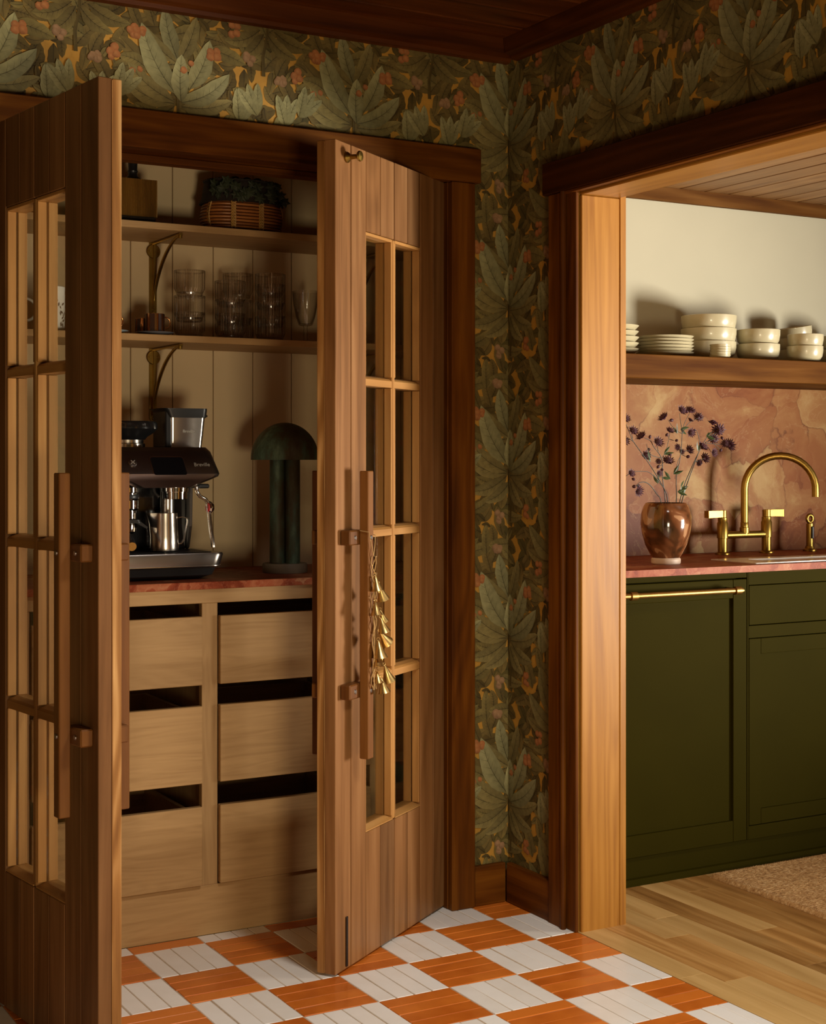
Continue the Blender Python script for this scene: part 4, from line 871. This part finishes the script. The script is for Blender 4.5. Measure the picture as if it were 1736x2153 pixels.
def base_unit(x0, w, label):
    t = thing('base_cabinet', label, 'cabinet', (x0 + w / 2, 3.8, 0)); x1 = x0 + w
    build(MB().box(x0, x1, YK + .024, 4.06, .08, .755), 'carcass', M['green'], t)
    for nm, a in (('stile', (x0, x0 + .006, .083, .9065)), ('stile', (x1 - .006, x1, .083, .9065)), ('rail', (x0 + .0062, x1 - .0062, .866, .9065)), ('rail', (x0 + .0062, x1 - .0062, .702, .740)), ('rail', (x0 + .0062, x1 - .0062, .083, .1235))):
        build(MB().box(a[0], a[1], YK - .002, YK + .0235, a[2], a[3]), nm, M['green'], t, bevel=.0008)
    build(MB().box(x0 + .0085, x1 - .0085, YK - .0015, YK + .0235, .7425, .8635), 'drawer', M['green'], t, bevel=.001)
    d = build(MB().box(x0 + .050, x1 - .050, YK + .006, YK + .0232, .165, .66), 'door', M['green'], t)
    for a in ((x0 + .0085, x0 + .0565, .1258, .6995), (x1 - .0565, x1 - .0085, .1258, .6995), (x0 + .0567, x1 - .0567, .1258, .173), (x0 + .0567, x1 - .0567, .652, .6995)):
        build(MB().box(a[0], a[1], YK - .0015, YK + .0235, a[2], a[3]), 'door_frame', M['green'], d, bevel=.001)
    return t
base_unit(3.178, .72, 'olive green sink base cabinet right of the dishwasher')
base_unit(3.900, .72, 'olive green base cabinet farther right, past the sink')
tag(build(MB().box(2.505, 2.550, YK - .002, 4.06, .0, .9065), 'filler_panel', M['green'], bevel=.001), 'olive green end panel between the jamb and the dishwasher', 'panel')
struct(MB().box(2.5505, 4.62, YK + .012, YK + .03, 0, .0795), 'baseboard_kitchen', M['green'], 'olive green plinth board under the kitchen cabinets', 'baseboard', bevel=.001)
struct(MB().prism([(YK + .0118, .0005), (YK - .006, .0005), (YK - .006, .008), (YK + .002, .018), (YK + .0118, .020)], 2.5505, 4.62, 'x'), 'trim_%d' % (tn[0] + 1), M['green'], 'olive green shoe moulding at the foot of the kitchen plinth', 'trim'); tn[0] += 1
# worktop with a cut-out for the sink
w = MB(); ZK0, ZK = .9075, .928
w.box(2.504, 3.235, 3.523, 4.077, ZK0, ZK).box(3.235, 4.10, 3.523, 3.5675, ZK0, ZK).box(3.235, 4.10, 3.765, 4.077, ZK0, ZK).box(4.10, 4.62, 3.523, 4.077, ZK0, ZK)
tag(build(w, 'worktop', M['marble_top']), 'rose marble worktop over the olive green kitchen cabinets', 'worktop')
t = thing('sink', 'white fireclay sink set into the rose marble worktop', 'sink', (3.665, 3.66, .76))
build(MB().loft([rrect(3.227, 4.108, 3.5600, 3.7725, .006, .9284, 3), rrect(3.227, 4.108, 3.5600, 3.7725, .006, .9312, 3), rrect(3.330, 4.060, 3.640, 3.715, .012, .9312, 3), rrect(3.334, 4.056, 3.644, 3.711, .012, .800, 3), rrect(3.35, 4.04, 3.65, 3.70, .012, .785, 3)], cap=False)
      .add(rrect(3.35, 4.04, 3.65, 3.70, .012, .785, 3), [tuple(range(16))]), 'basin', M['sinkw'], t, smooth=40)
struct(MB().box(2.482, 4.95, 4.078, 4.0895, ZK + .0005, 1.5055), 'wall_backsplash', M['marble'], 'rose breccia marble backsplash slab behind the faucet', 'wall')
tag(build(MB().box(2.484, 4.9, 3.748, 4.0775, 1.506, 1.581), 'wall_shelf', M['walnut'], bevel=.002), 'thick walnut shelf carrying cream bowls above the marble backsplash', 'shelf')

# ------------------------------------------------------------------ stoneware on the kitchen shelf
ZS = 1.5812
def dish_mesh(kind, r, h):
    if kind == 'plate': pr = [(r * .55, .0005), (r * .62, 0.0), (r * .86, h * .45), (r * .985, h * .9), (r, h), (r * .96, h), (r * .84, h * .62), (r * .6, h * .35), (.001, h * .32)]
    elif kind == 'dish': pr = [(r * .7, 0), (r * .92, h * .25), (r, h * .95), (r * .97, h), (r * .88, h * .4), (.001, h * .3)]
    else: pr = [(r * .52, 0), (r * .60, .002), (r * .80, h * .13), (r * .945, h * .38), (r * .995, h * .7), (r, h * .985), (r * .975, h), (r * .95, h * .72), (r * .86, h * .38), (r * .6, h * .16), (.001, h * .12)]
    return MB().lathe(pr, 44, cap0=True).mesh(kind, M['bowl'], smooth=40)
def stack(name, mesh, x, y, n, dz, label, group, z0=ZS, tilt=None):
    for i in range(n):
        o = bpy.data.objects.new(name, mesh); col.objects.link(o); o.location = (x + R0.uniform(-.001, .001), y, z0 + i * dz)
        words = ['bottom', 'second', 'third', 'fourth', 'fifth', 'sixth', 'seventh', 'eighth'][i]
        if n == 3 and i == 1: words = 'middle'
        if i == n - 1: words = 'top'
        if tilt and i == n - 1: o.rotation_euler = tilt
        tag(o, label % words, name.replace('_', ' ').split()[-1], group)
pl_s = dish_mesh('plate', .088, .024); pl_l = dish_mesh('plate', .0945, .020); ds = dish_mesh('dish', .0345, .012)
bw_l = dish_mesh('bowl', .0925, .066); bw_m = dish_mesh('bowl', .0735, .062); bw_s = dish_mesh('bowl', .061, .056)
stack('soup_plate', pl_s, 2.928, 3.90, 5, .0185, 'cream soup plate, %s of the stack half hidden by the pine jamb', 'soup plates on the kitchen shelf')
stack('dinner_plate', pl_l, 3.149, 3.905, 6, .0105, 'cream dinner plate, %s of the wide low stack beside the jamb', 'dinner plates on the kitchen shelf')
stack('serving_bowl', bw_l, 3.368, 3.945, 3, .044, 'large cream bowl, %s of the tallest bowl stack', 'large bowls on the kitchen shelf')
stack('small_dish', ds, 3.293, 3.800, 5, .0085, 'tiny cream dish, %s of the little stack in front of the large bowls', 'tiny dishes on the kitchen shelf')
stack('soup_bowl', bw_m, 3.546, 3.90, 2, .049, 'cream bowl, %s of the pair right of the large bowls', 'middle bowls on the kitchen shelf')
stack('rice_bowl', bw_s, 3.692, 3.828, 2, .040, 'small cream bowl, %s of the front pair at the right', 'small bowls on the kitchen shelf')
stack('rice_bowl', bw_s, 3.800, 3.985, 3, .041, 'small cream bowl, %s of the stack behind the front pair', 'small bowls on the kitchen shelf', tilt=(.0, -.16, 0))
stack('soup_bowl', bw_m, 3.99, 3.95, 2, .049, 'cream bowl, %s of the pair cut by the right picture edge', 'middle bowls on the kitchen shelf')

# ------------------------------------------------------------------ faucet and spray
def B(name, mb, parent, **k): return build(mb, name, M['brass'], parent, smooth=40, **k)
FY = 3.975
t = thing('bridge_faucet', 'brass bridge faucet with tall arched spout behind the sink', 'faucet', (3.553, FY, ZK))
for x, sgn in ((3.455, -1), (3.653, 1)):
    p = B('post', MB().lathe([(.026, .0005), (.026, .005), (.021, .007), (.0165, .009), (.0165, .055), (.019, .056), (.019, .108), (.0165, .111), (.0165, .125), (.0145, .127), (.0145, .150), (.001, .152)], 28, (x, FY, ZK), cap0=True), t)
    B('lever', MB().hexa([(x, FY - .012, ZK + .128), (x + sgn * .070, FY - .012, ZK + .126), (x + sgn * .070, FY + .012, ZK + .126), (x, FY + .012, ZK + .128), (x, FY - .012, ZK + .150), (x + sgn * .070, FY - .012, ZK + .150), (x + sgn * .070, FY + .012, ZK + .150), (x, FY + .012, ZK + .150)]), p)
B('bridge', MB().cyl((3.455, FY, ZK + .066), (3.653, FY, ZK + .066), .0125, n=20), t)
sd = Vector((math.cos(math.radians(-38)), math.sin(math.radians(-38)), 0)); RR = .119
pts = [(3.553, FY, ZK + .064), (3.553, FY, ZK + .10), (3.553, FY, ZK + .225)]
for i in range(19):
    a = math.radians(180 - 10.2 * i); v = Vector((3.553, FY, ZK + .222)) + sd * (RR + RR * math.cos(a)) + Vector((0, 0, RR * math.sin(a) * .97)); pts.append(tuple(v))
e_ = Vector(pts[-1]); pts.append((e_.x, e_.y, e_.z - .018))
B('spout', MB().tube(pts, .0128, 18), t)
B('spout_collar', MB().lathe([(.0165, 0), (.0165, .018), (.0140, .020), (.0140, .034), (.0128, .036)], 24, (3.553, FY, ZK + .072)), t)
t = thing('side_spray', 'brass side spray with a ring top right of the faucet', 'spray', (3.856, FY, ZK))
B('base', MB().lathe([(.024, .0005), (.024, .006), (.017, .010), (.015, .018), (.001, .018)], 24, (3.856, FY, ZK), cap0=True), t)
B('body', MB().cyl((3.856, FY, ZK + .0182), (3.856, FY, ZK + .098), .0125, n=20), t)
B('ring', MB().tube(arc((3.856, FY, ZK + .115), .013, 0, 360, 18)[:-1], .006, 10, closed=True), t)
build(MB().box(3.852, 3.860, FY - .0175, FY - .0118, ZK + .045, ZK + .088), 'trigger', M['blackplastic'], t, bevel=.002)

# ------------------------------------------------------------------ vase and flowers
VX, VY = 2.988, 3.70
t = thing('vase', 'glossy brown and pink marbled ceramic vase on the kitchen worktop', 'vase', (VX, VY, ZK))
build(MB().lathe([(.043, .0005), (.0455, .004), (.0455, .016), (.042, .020)], 44, (VX, VY, ZK), cap0=True), 'foot_ring', M['vasefoot'], t, smooth=35)
build(MB().lathe([(.042, .0202), (.051, .034), (.064, .060), (.074, .095), (.0785, .125), (.076, .158), (.070, .178), (.064, .188), (.061, .190), (.059, .187), (.069, .155), (.071, .125), (.065, .085), (.048, .045), (.001, .034)], 56, (VX, VY, ZK)), 'body', M['vase'], t, smooth=45)
STEMS = [
 dict(p=[[(2.979, 3.68, 1.118), (2.961, 3.68, 1.167), (2.905, 3.68, 1.241), (2.847, 3.68, 1.306), (2.835, 3.68, 1.328), (2.813, 3.68, 1.367)], [(2.961, 3.68, 1.167), (2.914, 3.68, 1.209), (2.878, 3.68, 1.216), (2.841, 3.68, 1.214)], [(2.847, 3.68, 1.306), (2.823, 3.68, 1.318), (2.813, 3.68, 1.313)], [(2.843, 3.68, 1.314), (2.84, 3.68, 1.331)], [(2.841, 3.68, 1.214), (2.831, 3.68, 1.207)], [(2.841, 3.68, 1.214), (2.813, 3.68, 1.199)]],
  h=[(2.808, 3.68, 1.375, 1), (2.838, 3.68, 1.338, 1.1), (2.81, 3.68, 1.309, 1.1), (2.808, 3.68, 1.198, 1), (2.831, 3.68, 1.21, 0.9), (2.838, 3.68, 1.193, 0.5)],
  l=[(2.942, 3.68, 1.177, -30), (2.911, 3.68, 1.251, -60)]),
 dict(p=[[(2.986, 3.7, 1.118), (2.975, 3.7, 1.192), (2.972, 3.7, 1.253), (2.94, 3.7, 1.292), (2.927, 3.7, 1.31), (2.903, 3.7, 1.319)], [(2.958, 3.7, 1.278), (2.952, 3.7, 1.3)], [(2.972, 3.7, 1.256), (2.989, 3.7, 1.28), (3.005, 3.7, 1.34)], [(3.002, 3.7, 1.315), (3.021, 3.7, 1.311)], [(2.999, 3.7, 1.322), (2.989, 3.7, 1.327)], [(2.972, 3.7, 1.256), (2.927, 3.7, 1.268), (2.912, 3.7, 1.3)], [(2.927, 3.7, 1.268), (2.904, 3.7, 1.263)], [(2.975, 3.7, 1.241), (2.993, 3.7, 1.248)], [(2.974, 3.7, 1.236), (2.955, 3.7, 1.229)], [(2.974, 3.7, 1.229), (2.966, 3.7, 1.22)], [(2.974, 3.7, 1.219), (2.955, 3.7, 1.21)], [(2.921, 3.7, 1.285), (2.929, 3.7, 1.283)]],
  h=[(2.896, 3.7, 1.323, 1.2), (2.95, 3.7, 1.305, 1.2), (3.005, 3.7, 1.341, 1), (2.989, 3.7, 1.328, 0.5), (3.021, 3.7, 1.311, 0.5), (2.901, 3.7, 1.265, 1), (2.93, 3.7, 1.283, 0.5), (2.994, 3.7, 1.247, 1.3), (2.999, 3.7, 1.268, 0.5), (2.954, 3.7, 1.229, 0.55), (2.966, 3.7, 1.22, 0.5), (2.955, 3.7, 1.209, 0.8), (2.927, 3.7, 1.321, 0.5), (2.961, 3.7, 1.247, 0.7)],
  l=[(2.927, 3.7, 1.243, -40), (2.98, 3.7, 1.268, 40)]),
 dict(p=[[(3.045, 3.72, 1.116), (3.045, 3.72, 1.191), (3.061, 3.72, 1.258), (3.069, 3.72, 1.333)], [(3.069, 3.72, 1.333), (3.058, 3.72, 1.398)], [(3.069, 3.72, 1.333), (3.078, 3.72, 1.366), (3.101, 3.72, 1.401)], [(3.069, 3.72, 1.333), (3.037, 3.72, 1.348), (3.012, 3.72, 1.377)], [(3.069, 3.72, 1.333), (3.094, 3.72, 1.366), (3.136, 3.72, 1.384)], [(3.062, 3.72, 1.261), (3.05, 3.72, 1.241), (3.04, 3.72, 1.191)], [(3.066, 3.72, 1.276), (3.094, 3.72, 1.281)], [(3.066, 3.72, 1.268), (3.085, 3.72, 1.261)], [(3.069, 3.72, 1.281), (3.059, 3.72, 1.293)]],
  h=[(3.002, 3.72, 1.383, 1.25), (3.034, 3.72, 1.375, 0.6), (3.058, 3.72, 1.405, 1.15), (3.106, 3.72, 1.406, 1.2), (3.141, 3.72, 1.385, 1.1), (3.104, 3.72, 1.376, 0.7), (3.083, 3.72, 1.402, 0.5), (3.059, 3.72, 1.291, 0.8), (3.101, 3.72, 1.282, 1.1), (3.085, 3.72, 1.261, 0.6), (3.069, 3.72, 1.276, 0.7)],
  l=[(3.034, 3.72, 1.206, 30), (3.023, 3.72, 1.191, -80), (3.062, 3.72, 1.348, 80), (3.051, 3.72, 1.333, -50)]),
 dict(p=[[(3.074, 3.73, 1.141), (3.109, 3.73, 1.216), (3.145, 3.73, 1.276), (3.177, 3.73, 1.322), (3.207, 3.73, 1.347)], [(3.177, 3.73, 1.322), (3.233, 3.73, 1.345)], [(3.171, 3.73, 1.306), (3.207, 3.73, 1.317)], [(3.171, 3.73, 1.304), (3.207, 3.73, 1.302), (3.269, 3.73, 1.298)], [(3.207, 3.73, 1.302), (3.236, 3.73, 1.281)], [(3.174, 3.73, 1.301), (3.195, 3.73, 1.276)]],
  h=[(3.212, 3.73, 1.368, 1.15), (3.236, 3.73, 1.345, 1.5), (3.21, 3.73, 1.317, 1.2), (3.235, 3.73, 1.322, 0.5), (3.248, 3.73, 1.303, 1), (3.273, 3.73, 1.298, 1.4), (3.235, 3.73, 1.281, 0.5), (3.197, 3.73, 1.274, 1), (3.218, 3.73, 1.345, 1)],
  l=[(3.141, 3.73, 1.278, -10), (3.174, 3.73, 1.327, 70)]),
 dict(p=[[(3.05, 3.69, 1.142), (3.095, 3.69, 1.243), (3.114, 3.69, 1.281), (3.124, 3.69, 1.293)], [(3.114, 3.69, 1.281), (3.113, 3.69, 1.311), (3.103, 3.69, 1.34), (3.092, 3.69, 1.345), (3.076, 3.69, 1.338)], [(3.1, 3.69, 1.246), (3.133, 3.69, 1.256)], [(3.101, 3.69, 1.246), (3.124, 3.69, 1.238)]],
  h=[(3.124, 3.69, 1.291, 1.3), (3.137, 3.69, 1.256, 1.2), (3.125, 3.69, 1.238, 0.7), (3.073, 3.69, 1.336, 1), (3.09, 3.69, 1.342, 0.5), (3.113, 3.69, 1.243, 0.7)],
  l=[(3.038, 3.69, 1.162, 40), (3.025, 3.69, 1.152, 70), (3.044, 3.69, 1.139, -20)]),
 dict(p=[[(2.945, 3.67, 1.119), (2.928, 3.67, 1.146), (2.903, 3.67, 1.173), (2.882, 3.67, 1.183), (2.864, 3.67, 1.182), (2.855, 3.67, 1.176)], [(2.855, 3.67, 1.176), (2.852, 3.67, 1.161)], [(2.855, 3.67, 1.176), (2.838, 3.67, 1.17)]],
  h=[(2.852, 3.67, 1.156, 1.1), (2.837, 3.67, 1.17, 0.6), (2.861, 3.67, 1.172, 0.6)],
  l=[]),
]

rf = random.Random(31)
pet = MB(); npt = 14
for k in range(npt):
    a = 2 * PI * k / npt; c_, s_ = math.cos(a), math.sin(a); r0, r1 = .003, .0125 * (1 + .12 * (k % 2)); w_ = .0017
    pet.add([(c_ * r0 - s_ * w_ * .6, s_ * r0 + c_ * w_ * .6, 0), (c_ * r0 + s_ * w_ * .6, s_ * r0 - c_ * w_ * .6, 0), (c_ * r1 * .7 + s_ * w_, s_ * r1 * .7 - c_ * w_, .0025), (c_ * r1, s_ * r1, .0048), (c_ * r1 * .7 - s_ * w_, s_ * r1 * .7 + c_ * w_, .0025),
             (c_ * r1 * .5, s_ * r1 * .5, -.0006)], [(0, 1, 5), (1, 2, 5), (2, 3, 5), (3, 4, 5), (4, 0, 5), (0, 4, 3, 2, 1)])
pet.lathe([(.0015, -.004), (.0048, -.001), (.003, .001)], 8)
petm = pet.mesh('petals', M['petal'])
flo = MB()
for k in range(34):
    q = k * 2.39996; r_ = .0080 * math.sqrt(k / 34); z = .0075 - 62 * r_ * r_
    flo.tube([(r_ * .3 * math.cos(q), r_ * .3 * math.sin(q), 0), (r_ * math.cos(q), r_ * math.sin(q), z)], [.0004, .0010], 4)
flom = flo.mesh('florets', M['floret'])
bud = MB().lathe([(.0008, -.006), (.0042, -.002), (.0050, .002), (.0030, .0065), (.0003, .008)], 10).mesh('bud', M['petal'], smooth=50)
lfm = MB().add([(0, 0, 0), (.004, .0015, .010), (.005, .002, .018), (.002, .001, .028), (0, 0, .034), (-.002, .001, .028), (-.005, .002, .018), (-.004, .0015, .010), (0, -.0012, .017)],
               [(0, 1, 8), (1, 2, 8), (2, 3, 8), (3, 4, 8), (4, 5, 8), (5, 6, 8), (6, 7, 8), (7, 0, 8), (0, 7, 6, 5, 4, 3, 2, 1)]).mesh('leaf', M['leaf'])
names = ['flower stem leaning far left out of the vase with a low side branch', 'flower stem left of centre with many small plum heads', 'tallest upright flower stem in the middle of the vase', 'flower stem leaning right with the widest dark heads', 'flower stem right of centre with a nodding arched head', 'short flower stem drooping over the left vase rim']
for S, nm in zip(STEMS, names):
    base = S['p'][0][0]; foot = (VX + (base[0] - VX) * .3, VY + (base[1] - VY) * .3, ZK + .055)
    t = thing('flower_stem', nm, 'flower', foot, 'dark plum flowers in the vase')
    for i, p in enumerate(S['p']):
        pts = [Vector(q) for q in p]
        if i == 0: pts = [Vector(foot)] + pts
        sm = []
        for j in range(len(pts) - 1):
            p0, p1, p2, p3 = pts[max(j - 1, 0)], pts[j], pts[j + 1], pts[min(j + 2, len(pts) - 1)]
            for k in range(4):
                u = k / 4; sm.append(.5 * ((2 * p1) + (p2 - p0) * u + (2 * p0 - 5 * p1 + 4 * p2 - p3) * u * u + (3 * p1 - p0 - 3 * p2 + p3) * u ** 3))
        sm.append(pts[-1])
        build(MB().tube(sm, [(.0019 if i == 0 else .0012) * (1 - .45 * k / len(sm)) for k in range(len(sm))], 6), 'stem' if i == 0 else 'branch', M['stem'], t, smooth=60)
    allp = [Vector(q) for p in S['p'] for q in p]
    for (x, y, z, k) in S['h']:
        pos = Vector((x, y + rf.uniform(-.012, .012), z)); near = min(allp, key=lambda q: (q - pos).length)
        dr = (pos - near); dr = dr.normalized() if dr.length > .004 else Vector((rf.uniform(-.5, .5), -.4, .8)).normalized()
        dr = (dr + Vector((0, -.55, .25))).normalized()
        mx = Matrix.Translation(pos - Vector(foot)) @ dr.to_track_quat('Z', 'Y').to_matrix().to_4x4() @ Matrix.Scale(k * 1.28, 4)
        if k < .65:
            o = bpy.data.objects.new('bud', bud); col.objects.link(o); o.parent = t; o.matrix_local = mx @ Matrix.Scale(1.45, 4)
        else:
            o = bpy.data.objects.new('flower_head', petm); col.objects.link(o); o.parent = t; o.matrix_local = mx
            g = bpy.data.objects.new('floret', flom); col.objects.link(g); g.parent = o
    for (x, y, z, a) in S['l']:
        for da in (0, 40):
            o = bpy.data.objects.new('leaf', lfm); col.objects.link(o); o.parent = t
            o.matrix_local = Matrix.Translation(Vector((x, y, z)) - Vector(foot)) @ Matrix.Rotation(rf.uniform(-.6, .6), 4, 'Z') @ Matrix.Rotation(math.radians(a + da), 4, 'Y')

# ------------------------------------------------------------------ rug
nx, ny = 150, 330; X0, X1, Y0, Y1 = 2.998, 3.78, 2.05, 3.505; vv = []; ff = []; rr_ = random.Random(2)
for i in range(nx + 1):
    for j in range(ny + 1):
        x = X0 + (X1 - X0) * i / nx; y = Y0 + (Y1 - Y0) * j / ny; ed = min(i, nx - i, j, ny - j)
        z = .011 + .0028 * abs(math.sin(PI * y / .0135)) * (1 + .5 * math.sin(x * 420 + (int(y / .0135) % 2) * PI)) + rr_.uniform(-.0009, .0009)
        if ed < 5: z = .0105 + .0045 * abs(math.sin(PI * (x + y) / .012))
        if ed == 0: z = .003
        vv.append((x + rr_.uniform(-.0006, .0006), y + (.0012 * math.sin(x * 60) if 0 < i < nx else 0), z))
for i in range(nx):
    for j in range(ny):
        a = i * (ny + 1) + j; ff.append((a, a + ny + 1, a + ny + 2, a + 1))
rim = [i * (ny + 1) for i in range(nx + 1)] + [nx * (ny + 1) + j for j in range(1, ny + 1)] + [i * (ny + 1) + ny for i in range(nx - 1, -1, -1)] + [j for j in range(ny - 1, 0, -1)]
o = len(vv); vv += [(vv[k][0], vv[k][1], .0004) for k in rim]; n_ = len(rim)
ff += [(rim[k], o + k, o + (k + 1) % n_, rim[(k + 1) % n_]) for k in range(n_)] + [tuple(o + k for k in range(n_))]
tag(build(MB().add(vv, ff), 'rug', M['jute'], smooth=60), 'braided jute rug on the kitchen floor boards', 'rug')
